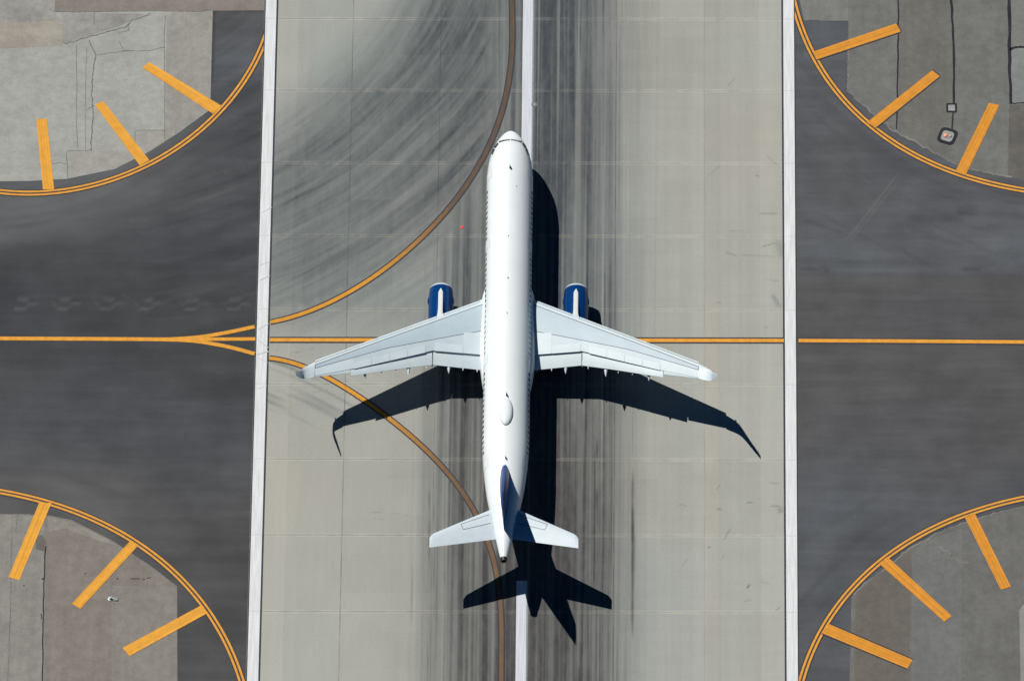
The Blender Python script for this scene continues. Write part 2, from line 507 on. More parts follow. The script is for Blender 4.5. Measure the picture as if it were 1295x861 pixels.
def left_wear(X, Y):
    light = np.zeros_like(X)
    tone = np.ones_like(X)
    # darkest along the taxi centreline, paler towards the pavement islands
    d = np.abs(Y + 1.0 + 0.12 * (X + 30))
    tone *= 0.66 + 0.22 * ss(3, 13, d)
    tone *= 1 + 0.18 * (vn(X / 12, Y / 0.9, 61) - 0.5) + 0.16 * (vn(X / 5, Y / 4, 62) - 0.5) + 0.12 * (vn(X / 1.6, Y / 1.2, 65) - 0.5)
    for cx, cy, r0, r1, sd, am in ((-47, 37, 25.5, 33, 63, .40), (-49, -48, 28, 36, 64, .24)):
        rr = np.hypot(X - cx, Y - cy) + 0.9 * (vn(X / 7, Y / 7, sd) - .5)
        th = np.arctan2(Y - cy, X - cx)
        m = ss(r0 - 3, r0, rr) * (1 - ss(r0 + 3, r1, rr)) * (1 - ss(-36, -24, X))
        f = 0.5 * vn(rr / 0.5, th * 7, sd + 10) + 0.5 * vn(rr / 1.3, th * 5, sd + 20)
        light = np.maximum(light, m * am * (0.35 + 1.1 * f))
        tone *= 1 + 0.18 * m * (f - 0.5)
    # scrubbed-out old symbols beside the taxi centreline
    acc = np.zeros_like(X)
    for k, gx in enumerate((66, 262, 466, 648, 862, 1060)):
        for x0, y0, x1, y1, w, st in ((-6, 114, 66, 114, .15, .9), (6, 66, 82, 66, .15, .8), (66, 114, 60, 92, .12, .7), (58, 90, 124, 90, .13, .8), (20, 74, 70, 80, .12, .6),
                                      (-22, 76, 2, 108, .09, .5 * (k > 0)), (70, 48, 104, 44, .10, .5 * (k % 2)), (80, 78, 150, 92, .08, .4 * (k > 1)), (100, 46, 150, 70, .09, .45 * (k % 3 == 2)),
                                      (70, 96, 120, 100, .12, .5 * (k == 5)), (-10, 84, 60, 76, .12, .6 * (k > 3))):
            if st > 0:
                seg_mark(X, Y, G((gx + x0) / 3.7, 360 + y0 / 3.7), G((gx + x1) / 3.7, 360 + y1 / 3.7), w, st, acc)
    light = np.maximum(light, 0.30 * acc * (0.55 + 0.8 * vn(X / .5, Y / .3, 77)))
    # scuffs sweeping off the runway
    rr = np.hypot(X + 42, Y - 48)
    th = np.arctan2(Y - 48, X + 42)
    f = 0.5 * vn(rr / 0.4, th * 6, 81) + 0.5 * vn(rr / 1.1, th * 4, 82)
    m = ss(-40, -26, X) * ss(-4, 4, Y)
    light = np.maximum(light, 0.22 * m * ss(0.5, 0.95, f))
    tone *= 1 - 0.18 * m * (1 - ss(0.1, 0.5, f))
    tone *= 1 + 0.35 * ((X > -27.3) & (Y > 24) & (Y < 31.4))
    cool = 0.80 + 0.5 * (vn(X / 9, Y / 6, 83) - 0.5) - 0.45 * (1 - ss(-24, -10, Y))
    # dark block where the near-left pavement was patched
    tone *= 1 - 0.10 * ((X > -34) & (Y < -21) & (Y > -33)) * vn(X / 3, Y / 3, 84)
    return np.clip(light, 0, 1), tone, np.clip(cool, 0, 1)


def right_wear(X, Y):
    tone = 1.10 + 0.18 * (vn(X / 14, Y / 0.7, 91) - 0.5) + 0.16 * (vn(X / 5, Y / 4, 92) - 0.5) + 0.10 * (vn(X / 1.6, Y / 1.2, 90) - 0.5)
    far = ss(3.2, 4.2, Y + 0.5 * (vn(X / 3, Y / 3, 93) - .5))
    near = 1 - ss(-22, -12, Y)
    tone *= 0.93 + 0.17 * far + 0.10 * near
    tone *= 1 - 0.12 * np.exp(-((Y - 3.6 - 0.3 * vn(X / 2, Y, 94)) / 0.28) ** 2) * vn(X / 3, Y, 95) * 1.6
    # fan of dark tyre lines leaving the runway in the far half
    for (cx, cy, sd) in ((50, 42, 96),):
        rr = np.hypot(X - cx, Y - cy)
        th = np.arctan2(Y - cy, X - cx)
        f = vn(rr / 0.35, th * 5, sd) * .6 + vn(rr / 0.9, th * 4, sd + 1) * .4
        m = ss(26, 30, rr) * (1 - ss(36, 40, rr)) * far
        tone *= 1 - 0.16 * m * ss(0.5, 0.9, f)
    rr = np.hypot(X - 49, Y + 48)
    th = np.arctan2(Y + 48, X - 49)
    f = vn(rr / 0.6, th * 5, 98) * .6 + vn(rr / 1.2, th * 4, 99) * .4
    m = ss(28, 31, rr) * (1 - ss(33, 38, rr)) * near
    tone *= 1 - 0.18 * m * ss(0.4, 0.9, f)
    light = np.zeros_like(X)
    acc = np.zeros_like(X)
    seg_mark(X, Y, G(1066, 310), G(1142, 212), .10, .32, acc)
    seg_mark(X, Y, G(1070, 312), G(1146, 216), .06, .25, acc)
    light = np.maximum(light, acc)
    acc = np.zeros_like(X)
    for x0, y0, x1, y1, w, s in ((1112, 252, 1290, 336, .10, .16), (1135, 313, 1182, 339, .16, .2), (1130, 278, 1230, 276, .45, .22), (1205, 270, 1240, 266, .6, .25),
                                 (1008, 340, 1040, 341, .2, .25), (1005, 275, 1080, 300, .16, .2), (1020, 262, 1150, 330, .12, .15), (1036, 335, 1050, 345, .5, .2),
                                 (1212, 341, 1245, 340, .2, .3), (1030, 380, 1050, 400, .7, .15)):
        seg_mark(X, Y, G(x0, y0), G(x1, y1), w, s, acc)
    tone *= 1 - acc
    cool = 0.30 + 0.5 * far + 0.5 * near + 0.4 * (vn(X / 9, Y / 6, 100) - 0.5)
    return light, tone, np.clip(cool, 0, 1)


AX0, AX1 = 22.995, 60.0
left_x = np.concatenate([-np.geomspace(60.3, 420, 10)[::-1], np.linspace(-AX1, -AX0, 190)])
right_x = np.concatenate([np.linspace(AX0, AX1, 190), np.geomspace(60.3, 420, 10)])
ay = axis(-46, 42, 0.2, -420, 420)
grid_sheet('taxiway', left_x, ay, 0.004, left_wear, M['asphalt'])
grid_sheet('taxiway', right_x, ay, 0.004, right_wear, M['asphalt'])

# ------------------------------------------------------------------ shoulder pavements inside the corner curves
P_TL = [pave('light grey pavement', (0.282, 0.282, 0.258), .06, .07, (0.3, 1.0, 1)), pave('tan pavement', (0.268, 0.243, 0.207), .08, .08, (0.08, 1, 1)),
        pave('brown pavement', (0.182, 0.162, 0.142), .06, .08, (0.06, 1, 1)), pave('worn strip', (0.245, 0.235, 0.212), .07, .10),
        pave('stained wedge', (0.232, 0.224, 0.205), .14, .1, (1, 1, 1), .45), M['crack'], pave('grey patch', (0.272, 0.262, 0.237), .06, .05)]
EXT = 75.0
Z1, Z2, Z3, Z4 = 0.009, 0.013, 0.017, 0.021


def jag(pts, n, amp, seed):
    """a wandering line through the points"""
    rg = np.random.RandomState(seed)
    p = np.array(pts, float)
    d = np.r_[0, np.cumsum(np.hypot(*np.diff(p, axis=0).T))]
    t = np.linspace(0, d[-1], n)
    q = np.stack([np.interp(t, d, p[:, 0]), np.interp(t, d, p[:, 1])], 1)
    return q + rg.normal(0, amp, q.shape)


b = Buf()
edge = GP([(269, 14), (266, 134), (266, 139), (226, 168), (187, 193), (145, 214), (84, 226.5), (40, 229), (0, 229.5)])
b.poly(edge + [(-EXT - 20, edge[-1][1]), (-EXT - 20, EXT), (edge[0][0], EXT)], Z1, 0)
br0 = G(69, 15.4)
b.poly([br0, G(335, 13.6), (-23.02, 60), (br0[0], 60)], Z2, 2)
b.poly([G(-60, 30), G(0, 30), G(77, 26), G(79, 58), G(0, 62), G(-60, 62)], Z2, 1)
b.poly([G(-60, -20), G(69, -20), G(69, 15.4), G(77, 25.9), G(0, 29.8), G(-60, 29.8)], Z2, 4)
b.poly([G(78, 17), G(183, 18), G(150, 34), G(79, 56)], Z2, 4)
b.poly([G(211, 16), G(268.6, 15.2), G(265.6, 139), G(240, 158), G(208, 179)], Z2, 3)
b.poly(GP([(84.6, 191.5), (170, 190.8), (186, 192.5), (150, 211), (85, 225)]), Z2, 6)
b.poly(GP([(171, 166), (208, 165.5), (208, 178.8), (187, 192), (170.6, 181)]), Z2, 6)
for pts, w, sd in (([(119, 16), (119, 31)], .06, 1), ([(113, 51), (121, 70), (118, 90), (116, 120), (118, 145), (115, 191)], .10, 2),
                   ([(121, 70), (157, 65), (190, 64), (208, 60)], .06, 3), ([(97, 58), (97, 186)], .05, 4), ([(109, 60), (108, 190)], .04, 5),
                   ([(82, 56), (120, 45), (160, 34), (166, 27), (190, 18)], .10, 6), ([(150, 52), (157, 65), (163, 64)], .05, 7),
                   ([(60, 208), (75, 206), (85, 208)], .05, 8), ([(84.5, 192), (85, 225)], .06, 9), ([(84.5, 191), (116, 191)], .05, 10),
                   ([(163, 30), (163, 39), (150, 42)], .05, 11), ([(110, 139), (120, 133)], .04, 12), ([(208.5, 20), (208, 178)], .05, 14),
                   ([(69, 15.4), (269, 14.2)], .07, 15), ([(208, 165), (171, 165.5), (170.6, 180)], .05, 16)):
    b.strip(jag(GP(pts), max(4, len(pts) * 7), .03, sd), w, Z3, 5)
tag(b.build('shoulder_pavement', P_TL), kind='structure')

P_BL = [pave('brown grey pavement', (0.176, 0.156, 0.136), .07, .10), pave('pale grey pavement', (0.202, 0.192, 0.175), .08, .12),
        pave('scuffed pavement', (0.210, 0.195, 0.170), .12, .08, (0.5, 0.5, 1)), M['crack'], M['tar'], pave('dark patch', (0.125, 0.115, 0.105)),
        pave('warm grey pavement', (0.188, 0.172, 0.152), .05, .09), plain('dark scrape', (0.055, 0.05, 0.048), .9)]
b = Buf()
edge = GP([(0, 649.5), (30, 649.5), (62, 651.5), (90, 657), (140, 682), (190, 715), (224, 741), (224.5, 861)])
b.poly([(-EXT - 20, edge[0][1])] + edge + [(edge[-1][0], -EXT), (-EXT - 20, -EXT)], Z1, 0)
b.poly([G(-60, 650.2), G(22, 650.2), G(56, 655), G(53, 870), (G(53, 870)[0], -EXT), (-EXT - 20, -EXT), (-EXT - 20, G(0, 650.2)[1])], Z2, 1)
b.poly(GP([(60, 654), (90, 659), (138, 683), (150, 690), (120, 682), (84, 668), (62, 672)]), Z2, 2)
b.poly(GP([(141, 740), (223.4, 743), (223.4, 875), (141, 875)]), Z2, 6)
b.poly(GP([(45, 677), (54, 676), (58, 684), (57.5, 697), (45, 694)]), Z3, 5)
for pts, w, sd, m in (([(57.5, 690), (55, 740), (53.5, 861)], .09, 1, 4), ([(15.5, 680), (13, 780), (10, 861)], .07, 2, 3), ([(22, 651), (20, 672)], .06, 3, 3),
                      ([(0, 649.6), (62, 651.4)], .06, 4, 3), ([(142, 735), (141.5, 750)], .05, 5, 3)):
    b.strip(jag(GP(pts), 15, .03, sd), w, Z4, m)
for x0, y0, x1, y1, w in ((165, 731.6, 177, 731.8, .12), (180, 732.3, 182.5, 732.3, .12), (185.5, 730.4, 191, 730.3, .10), (147, 731, 149.3, 731.8, .13),
                          (107, 724.5, 108.5, 724.5, .1), (29.5, 740, 30.5, 740, .1), (53.5, 732, 55.5, 731.5, .14), (52, 775, 52.5, 783, .12)):
    b.strip(jag([G(x0, y0), G(x1, y1)], 6, .03, int(x0)), w * .85, Z4, 7)
tag(b.build('shoulder_pavement', P_BL), kind='structure')

P_TR = [pave('grey pavement', (0.128, 0.128, 0.118), .08, .10), pave('mid grey pavement', (0.150, 0.150, 0.140), .06, .10), M['tar'],
        pave('pale blue grey pavement', (0.165, 0.175, 0.168), .06, .06, (0.5, 0.3, 1)), pave('dark brown pavement', (0.098, 0.092, 0.084), .10, .05),
        pave('lane pavement', (0.118, 0.115, 0.104), .06, .10), pave('dusty edge', (0.16, 0.155, 0.14), .2, .1, (1, 1, 1)), M['crack']]
b = Buf()
edge = GP([(1295, 227), (1250, 219), (1225, 213), (1200, 203), (1160, 180), (1133, 166), (1100, 139), (1085, 126), (1072, 117), (1073, 26.6), (1017, 26)])
b.poly([(EXT + 20, EXT), (EXT + 20, edge[0][1])] + edge + [(23.02, G(1017, 26)[1] + 9), (23.02, EXT)], Z1, 0)
b.poly([G(1006.5, -20), G(1073, -20), G(1073, 26.3), G(1017, 26)], Z2, 1)
b.poly(GP([(1136, -20), (1203, -20), (1206, 60), (1207, 130), (1204, 190), (1190, 196), (1160, 179), (1135, 165)]), Z2, 5)
b.poly([G(1278, -20), G(1330, -20), G(1330, 60), G(1278, 60)], Z2, 1)
b.poly([G(1278, 61.5), G(1330, 60.5), G(1330, 130), G(1278, 131)], Z2, 3)
b.poly([G(1276, 133), G(1330, 132), G(1330, 232), G(1295, 226.5), G(1275, 223)], Z2, 4)
b.strip(jag(GP([(1079, 122), (1100, 140), (1130, 165), (1160, 181), (1200, 204), (1225, 213.5), (1280, 225)]), 60, .05, 3), .18, Z3, 6)
for pts, w, sd in (([(1135.5, -20), (1135.7, 30), (1135.2, 100), (1133.8, 164)], .13, 1), ([(1203, -20), (1203.8, 10), (1205.6, 55), (1207, 80), (1206.2, 110), (1207, 131)], .20, 2),
                   ([(1205.3, 142), (1204, 164)], .13, 3), ([(1276.2, -20), (1277, 60), (1276.8, 75), (1277.2, 110), (1277.6, 131)], .27, 4),
                   ([(1277, 63), (1283, 60.5), (1300, 59.5)], .20, 5), ([(1277.5, 131), (1300, 130.4)], .10, 6)):
    b.strip(jag(GP(pts), 15, .032, sd), w * (.8 + .4 * vn(np.arange(15) * .7, sd, 5)), Z3, 2)
for pts, w, sd in (([(1073, 60), (1072, 117)], .12, 7), ([(1017, 26.2), (1073, 26.8)], .06, 8), ([(1072.5, 0), (1073, 26)], .05, 9), ([(1276, 133), (1273, 222)], .05, 10)):
    b.strip(jag(GP(pts), 16, .03, sd), w, Z4, 7)
b.strip(jag(GP([(1134.5, 39), (1133, 30.5)]), 5, 0.01, 1), .1, Z4, 2)
tag(b.build('shoulder_pavement', P_TR), kind='structure')

P_BR = [pave('grey pavement near', (0.118, 0.116, 0.108), .08, .08), pave('brown strip', (0.112, 0.100, 0.088), .06, .06), pave('pale strip', (0.128, 0.130, 0.122), .06, .06),
        pave('dusty rim', (0.15, 0.145, 0.135), .2, .1, (1, 1, 1)), pave('pale concrete patch', (0.21, 0.20, 0.195), .05, .05), M['crack']]
b = Buf()
edge = GP([(1074, 875), (1076, 790), (1076.5, 755), (1085, 745), (1120, 718), (1147, 695), (1180, 676), (1220, 660), (1260, 648), (1295, 640), (1330, 634)])
b.poly(edge + [(EXT + 20, edge[-1][1]), (EXT + 20, -EXT), (edge[0][0], -EXT)], Z1, 0)
b.poly(GP([(1080, 875), (1082, 750), (1120, 719.5), (1146, 697), (1152, 694), (1151, 875)]), Z2, 1)
b.poly(GP([(1153, 875), (1154, 700), (1176, 682), (1216, 668), (1216, 875)]), Z2, 2)
b.poly(GP([(1291, 880), (1289, 772), (1293, 765), (1330, 762), (1330, 880)]), Z2, 4)
b.strip(jag(GP([(1078, 752), (1100, 733), (1122, 717), (1148, 695), (1180, 677), (1220, 661), (1262, 648), (1300, 640)]), 60, .05, 3), .16, Z3, 3)
b.strip(jag(GP([(1188, 690), (1205, 705), (1225, 713)]), 20, .08, 9), .14, Z3, 3)
for pts, w, sd in (([(1077, 765), (1079.5, 875)], .06, 1), ([(1152, 770), (1151, 840)], .04, 2)):
    b.strip(jag(GP(pts), 16, .03, sd), w, Z4, 5)
tag(b.build('shoulder_pavement', P_BR), kind='structure')

# ------------------------------------------------------------------ paint on the pavements
ZP = 0.026


M['scuff'] = paint('tyre scuff', (0.40, 0.41, 0.42), 0.9, (0.50, 0.51, 0.52), (2, 2, 1), 2.0)


def runway_edge(label, x0, x1, inner, outer, scuffs=()):
    o = Buf()
    ys = np.r_[np.arange(-60, 60, 3.0)]
    ys = [-1500, -300] + list(ys) + [300, 1500]
    o.strip([((x0 + x1) / 2, y) for y in ys], x1 - x0, ZP, 0)
    for a, c in (inner, outer):
        o.strip([((a + c) / 2, y) for y in ys], abs(c - a), ZP, 1)
    for k in range(-7, 7):
        y = k * 7.62
        o.strip([(x0 + .02, y), (x1 - .02, y + .005)], .045, ZP + .0015, 2)
    for a, c, w in scuffs:
        o.strip(jag([G(*a), G(*c)], 7, .012, int(a[1])), w, ZP + .003 + .0002 * (int(a[1]) % 9), 2)
    return tag(o.build('runway_edge_stripe', [M['white_paint'], M['black_paint'], M['scuff']]), label, 'edge stripe', 'white runway edge stripes')


runway_edge('long white runway edge stripe beside the forked yellow lines, left of the airliner', -22.88, -21.95, (-21.95, -21.80), (-22.98, -22.88),
            (((328.5, 355), (341, 349), .10), ((328, 336), (341.5, 331), .06), ((326.5, 417), (340, 409), .08), ((326, 430), (339.5, 440), .06), ((325, 449), (339.5, 444.5), .13), ((325.5, 452), (339, 459), .06), ((330.5, 270), (344, 262), .06), ((324, 492), (338, 488), .05)))
runway_edge('long white runway edge stripe right of the airliner, facing its longer shadow wing', 22.09, 23.02, (21.93, 22.09), (23.02, 23.11))


def dash(label, y0, y1):
    o = Buf()
    o.strip([(-0.08, y) for y in np.linspace(y0, y1, 12)], 0.86, ZP, 0)
    o.strip([(0.42, y) for y in np.linspace(y0, y1, 12)], 0.12, ZP - .001, 1)
    return tag(o.build('centreline_dash', [M['dash_paint'], M['ghost']]), label, 'centreline dash', 'white runway centreline dashes')


dash('scuffed white runway centreline dash running ahead of the airliner nose', 0.6, 37.5)
dash('white runway centreline dash behind the airliner, crossed by the tail shadow', -64.0, -27.4)


def smooth_line(pts, step=0.4):
    """Catmull-Rom through ground points"""
    p = np.array(pts, float)
    p = np.vstack([2 * p[0] - p[1], p, 2 * p[-1] - p[-2]])
    out = []
    for i in range(1, len(p) - 2):
        n = max(2, int(np.hypot(*(p[i + 1] - p[i])) / step))
        for t in np.linspace(0, 1, n, endpoint=False):
            out.append(0.5 * (2 * p[i] + (p[i + 1] - p[i - 1]) * t + (2 * p[i - 1] - 5 * p[i] + 4 * p[i + 1] - p[i + 2]) * t * t +
                              (3 * p[i] - p[i - 1] - 3 * p[i + 1] + p[i + 2]) * t ** 3))
    out.append(p[-2])
    return np.array(out)


def fair_arc(pts, deg=4, n=110):
    """measured points faired into one even curve: radius as a low polynomial of the angle"""
    p = np.array(pts, float)
    A = np.c_[2 * p, np.ones(len(p))]
    q = np.linalg.lstsq(A, (p ** 2).sum(1), rcond=None)[0]
    c = q[:2]
    a = np.unwrap(np.arctan2(p[:, 1] - c[1], p[:, 0] - c[0]))
    rr = np.hypot(*(p - c).T)
    k = np.polyfit(a - a.mean(), rr, deg)
    t = np.linspace(a[0], a[-1], n)
    R_ = np.polyval(k, t - a.mean())
    return np.stack([c[0] + R_ * np.cos(t), c[1] + R_ * np.sin(t)], 1)


def yellow_line(label, pts, w=0.36, border=0.13, mat='yellow_paint', z=ZP, bw=None, cat='taxi line', name='taxiway_line', group=None):
    o = Buf()
    o.strip(pts, w, z, 0)
    if border:
        for s in (-1, 1):
            o.strip(pts, border, z - 0.001, 1, off=s * (w / 2 + border / 2 - 0.005))
    return tag(o.build(name, [M[mat], M['black_paint']]), label, cat, group)


def rubbered_yellow():
    """yellow paint that disappears under tyre rubber along the middle of the runway"""
    t = NT('rubbered yellow paint')
    tc = t.n('ShaderNodeTexCoord')
    sx = t.n('ShaderNodeSeparateXYZ')
    t.t.links.new(tc.outputs['Object'], sx.inputs[0])
    f = t.math('MULTIPLY', t.ramp(sx.outputs[0], -14.5, -5.0, 0.06, 0.96), t.ramp(sx.outputs[1], -30.0, 8.0, 0.91, 1.0))
    w = t.ramp(t.noise(1.2, (3, 0.4, 1), detail=5), 0.3, 0.75, 0.94, 1.03)
    c = t.scale((0.56, 0.245, 0.020), t.ramp(t.noise(2.0, detail=3), .3, .7, .92, 1.08))
    return t.done(t.mix(t.math('MULTIPLY', f, w, clamp=True), c, (0.062, 0.050, 0.043)), 0.8, spec=.25)


M['yellow_rubbered'] = rubbered_yellow()
top_px = [(341.7, 407.7), (386.5, 394.6), (437.8, 371), (484.5, 344), (532.5, 300), (571, 256), (598.7, 223), (623, 177.7), (637, 132.4), (645.8, 69.7), (648, 0), (648, -60)]
bot_px = [(340.6, 452.7), (379.9, 462.8), (423, 482), (466.3, 509), (501, 537), (548, 578.7), (577.8, 613.3), (599.5, 642.9), (616, 683), (626.6, 717.8), (631.8, 756), (634.2, 839.7), (634.2, 920)]
yellow_line('curved yellow lead line sweeping up past the airliner nose, browned by rubber', np.vstack([fair_arc(GP(top_px), 6), [(-1.42, 60), (-1.42, 140)]]), .35, .12, 'yellow_rubbered', group='curved lead lines')
yellow_line('curved yellow lead line passing under the left wing shadow and tailplane', np.vstack([fair_arc(GP(bot_px), 6), [(-1.62, -64), (-1.62, -140)]]), .35, .12, 'yellow_rubbered', z=ZP + .003, group='curved lead lines')
yellow_line('straight yellow line with black borders crossing the runway under both wings', [(-21.76, -3.14), (-10, -3.13), (5, -3.12), (22.0, -3.11)], .35, .14, z=ZP + .006)
yellow_line('plain yellow taxiway centreline on the dark asphalt right of the runway', [(23.25, -3.11), (30, -3.13), (42.4, -3.21), (120, -3.4)], .35, .12)
o = Buf()
o.strip([(-160, -2.95), (-44.7, -3.05), (-36, -3.08), (-29.8, -3.12)], .38, ZP, 0)
o.strip(smooth_line(GP([(205, 429.3), (228, 428.3), (255, 426), (290, 420), (322, 413.2)])), .36, ZP + .001, 0)
o.strip([(-29.8, -3.12), (-22.98, -3.05)], .34, ZP + .002, 0)
o.strip(smooth_line(GP([(205, 429.6), (228, 430.2), (255, 432.6), (290, 439), (322, 447.5)])), .36, ZP + .003, 0)
tag(o.build('taxiway_line', [M['yellow_paint']]), 'yellow taxiway centreline left of the runway, forking into three prongs', 'taxi line')


def arc_pts(cx, cy, r, a0, a1, n=80):
    return np.array([(cx + r * math.cos(math.radians(a)), cy + r * math.sin(math.radians(a))) for a in np.linspace(a0, a1, n)])


def double_curve(label, pts):
    o = Buf()
    for s in (-1, 1):
        o.strip(pts, .185, ZP - .004, 0, off=s * .165)
        o.strip(pts, .12, ZP - .005, 1, off=s * .30)
    o.strip(pts, .16, ZP - .005, 1)
    return tag(o.build('double_edge_line', [M['yellow_paint'], M['black_paint']]), label, 'edge line', 'double yellow taxiway edge lines')


def with_tail(pts, tail):
    return np.vstack([pts, np.array(tail)])


c = arc_pts(-43.62, 33.19, 21.23, -15.0, -92)
double_curve('double yellow curved edge line bounding the palest pavement corner, top left', with_tail(fair_arc(GP(
    [(341.5, 28), (333.1, 57.4), (314.1, 93.6), (296, 119.3), (277.9, 140.4), (241.6, 175.2), (211.4, 193.9), (187.3, 207.5), (151, 225), (114.8, 235.6), (84.6, 240.7), (60.4, 242.8), (0, 242.8)])), [(-60, 12.1), (-120, 12.1)]))
double_curve('double yellow curved edge line bounding the brown pavement corner, bottom left', with_tail(fair_arc(
    GP([(318, 915), (311.5, 885), (303, 857.6), (293.9, 827.3), (281.8, 801.5), (263.6, 772.7), (242.4, 747), (212, 716.7), (181.8, 691.5), (169.7, 683.3), (136.4, 667.3), (106, 651.5), (65.2, 635.8), (30.3, 626.4), (0, 622.1)])),
    [(-52, -18.3), (-60, -18.3), (-120, -18.3)]))
double_curve('double yellow curved edge line around the corner with the pavement light, top right', with_tail(fair_arc(
    GP([(999, -16), (1003, 0), (1007, 14.5), (1016.3, 43.6), (1027.9, 69.7), (1049.7, 104.5), (1075.8, 136.5), (1104.9, 162), (1142.6, 187.3), (1183.3, 209), (1218.1, 222.1), (1255.8, 233.2), (1295, 240.4)])),
    [(46.5, 12.2), (60, 12.2), (120, 12.2)]))
double_curve('double yellow curved edge line around the dark grey corner, bottom right', with_tail(fair_arc(
    GP([(1004, 905), (1008, 885), (1014.3, 857.8), (1023.6, 828.8), (1038, 799.7), (1058.4, 767.8), (1081.6, 738.8), (1113.6, 709.7), (1142.6, 689.4), (1183.3, 666.2), (1226.8, 648.2), (1270.4, 635.1), (1295, 629.9)])),
    [(46.8, -18.6), (60, -18.6), (120, -18.6)]))


def q_tl(x, y): return x / 3.311, y / 3.311
def q_bl(x, y): return x / 3.3, 600 + y / 3.3
def q_tr(x, y): return 980 + x / 3.444, y / 3.444
def q_br(x, y): return 980 + x / 3.444, 611 + y / 3.444


BARS = [
    (q_tl, ((597, 285), (625, 262), (928, 445), (892, 478)), 'yellow_pale', 0, 'yellow shoulder bar nearest the white stripe, on the palest corner pavement'),
    (q_tl, ((397, 440), (433, 425), (625, 672), (585, 694)), 'yellow_pale', 0, 'middle slanting yellow shoulder bar on the palest corner pavement, beside the long crack'),
    (q_tl, ((152, 500), (196, 498), (227, 795), (180, 795)), 'yellow_pale', 0, 'nearly upright yellow shoulder bar on the palest corner pavement, by the left border'),
    (q_bl, ((163, 118), (215, 118), (80, 440), (35, 428)), 'yellow_pale', 0, 'steep yellow shoulder bar crossing the dark seam on the brown corner pavement'),
    (q_bl, ((545, 275), (580, 293), (335, 560), (300, 538)), 'yellow_pale', 0, 'middle diagonal yellow shoulder bar ending beside a small pale light on brown pavement'),
    (q_bl, ((840, 545), (865, 578), (540, 757), (512, 722)), 'yellow_pale', 0, 'flattest yellow shoulder bar on the brown corner pavement, nearest the white stripe'),
    (q_tr, ((165, 228), (180, 262), (548, 140), (528, 104)), 'yellow_deep', 2, 'flattest yellow shoulder bar of the top right corner, its tip touching a tar seam'),
    (q_tr, ((400, 535), (438, 558), (718, 334), (685, 308)), 'yellow_deep', 2, 'middle diagonal yellow shoulder bar crossing the first tar seam, top right corner'),
    (q_tr, ((785, 750), (832, 762), (978, 460), (932, 450)), 'yellow_deep', 0, 'steep yellow shoulder bar just right of the square pavement light'),
    (q_br, ((235, 612), (205, 652), (577, 806), (600, 768)), 'yellow_deep', 3, 'black-edged yellow shoulder bar, flattest on the dark bottom right corner'),
    (q_br, ((490, 320), (452, 348), (738, 602), (770, 577)), 'yellow_deep', 0, 'middle diagonal yellow shoulder bar on the dark bottom right corner'),
    (q_br, ((870, 130), (823, 140), (985, 463), (1028, 450)), 'yellow_deep', 0, 'steepest yellow shoulder bar on the dark bottom right corner'),
]


def bar_paint(name, col, dirx, diry):
    """yellow paint laid in three or four passes: thin lighter and darker lines along the bar"""
    t = NT(name)
    tc = t.n('ShaderNodeTexCoord')
    dt = t.n('ShaderNodeVectorMath', operation='DOT_PRODUCT')
    t.t.links.new(tc.outputs['Object'], dt.inputs[0])
    dt.inputs[1].default_value = (-diry, dirx, 0)
    nz = t.n('ShaderNodeTexNoise', noise_dimensions='1D')
    nz.inputs['Scale'].default_value = 4.5
    nz.inputs['Detail'].default_value = 2
    t.t.links.new(dt.outputs['Value'], nz.inputs['W'])
    f = t.ramp(nz.outputs[0], .3, .7, .88, 1.08)
    g_ = t.ramp(t.noise(1.4, detail=5, rough=.65), .3, .7, .90, 1.07)
    w = t.ramp(t.noise(2.6, detail=6, rough=.75), .56, .78, 0.0, .45)
    return t.done(t.mix(w, t.scale(col, t.math('MULTIPLY', f, g_)), (.36, .22, .08)), .8, spec=.25)


for k, (fn, quad, mt, edge_, label) in enumerate(BARS):
    pts = GP([fn(*p) for p in quad])
    o = Buf()
    o.poly(pts, ZP + 0.008, 0)
    a = (np.array(pts[0]) + np.array(pts[1]) - np.array(pts[2]) - np.array(pts[3]))
    a /= np.linalg.norm(a)
    if edge_:
        cen = np.mean(np.array(pts), 0)
        sides = [(1, 2), (2, 3)] if edge_ == 2 else [(1, 2), (3, 0)]
        for i, j in sides:
            p0, p1 = np.array(pts[i]), np.array(pts[j])
            n = np.array([-(p1 - p0)[1], (p1 - p0)[0]])
            n /= np.linalg.norm(n)
            if np.dot(n, (p0 + p1) / 2 - cen) < 0: n = -n
            o.add([(*p0, ZP + .007), (*p1, ZP + .007), (*(p1 + n * .11), ZP + .007), (*(p0 + n * .11), ZP + .007)], [(0, 1, 2, 3)], 1)
    colr = (0.64, 0.295, 0.034) if mt == 'yellow_pale' else (0.56, 0.225, 0.022)
    tag(o.build('shoulder_bar', [bar_paint('bar paint %d' % k, colr, a[0], a[1]), M['black_paint']]), label, 'shoulder bar', 'yellow bars on the pavement corners')

# ------------------------------------------------------------------ small fixtures in the pavement
M['steel'] = plain('galvanised steel', (0.42, 0.44, 0.46), 0.4, 0.7, var=.1)
M['cover'] = plain('concrete cover', (0.24, 0.25, 0.235), 0.9, var=.15)
M['lamp_red'] = plain('red lamp glass', (0.75, 0.03, 0.02), 0.25, var=.02)
M['lamp_pink'] = plain('salmon paint', (0.70, 0.24, 0.15), 0.4, var=.05)
M['lamp_white'] = plain('white enamel', (0.30, 0.335, 0.32), 0.4, var=.05)


def empty(name, x, y, z=0.0, rz=0.0):
    e = bpy.data.objects.new(name, None)
    COL.objects.link(e)
    e.empty_display_size = 0.4
    e.location = (x, y, z)
    e.rotation_euler = (0, 0, rz)
    return e


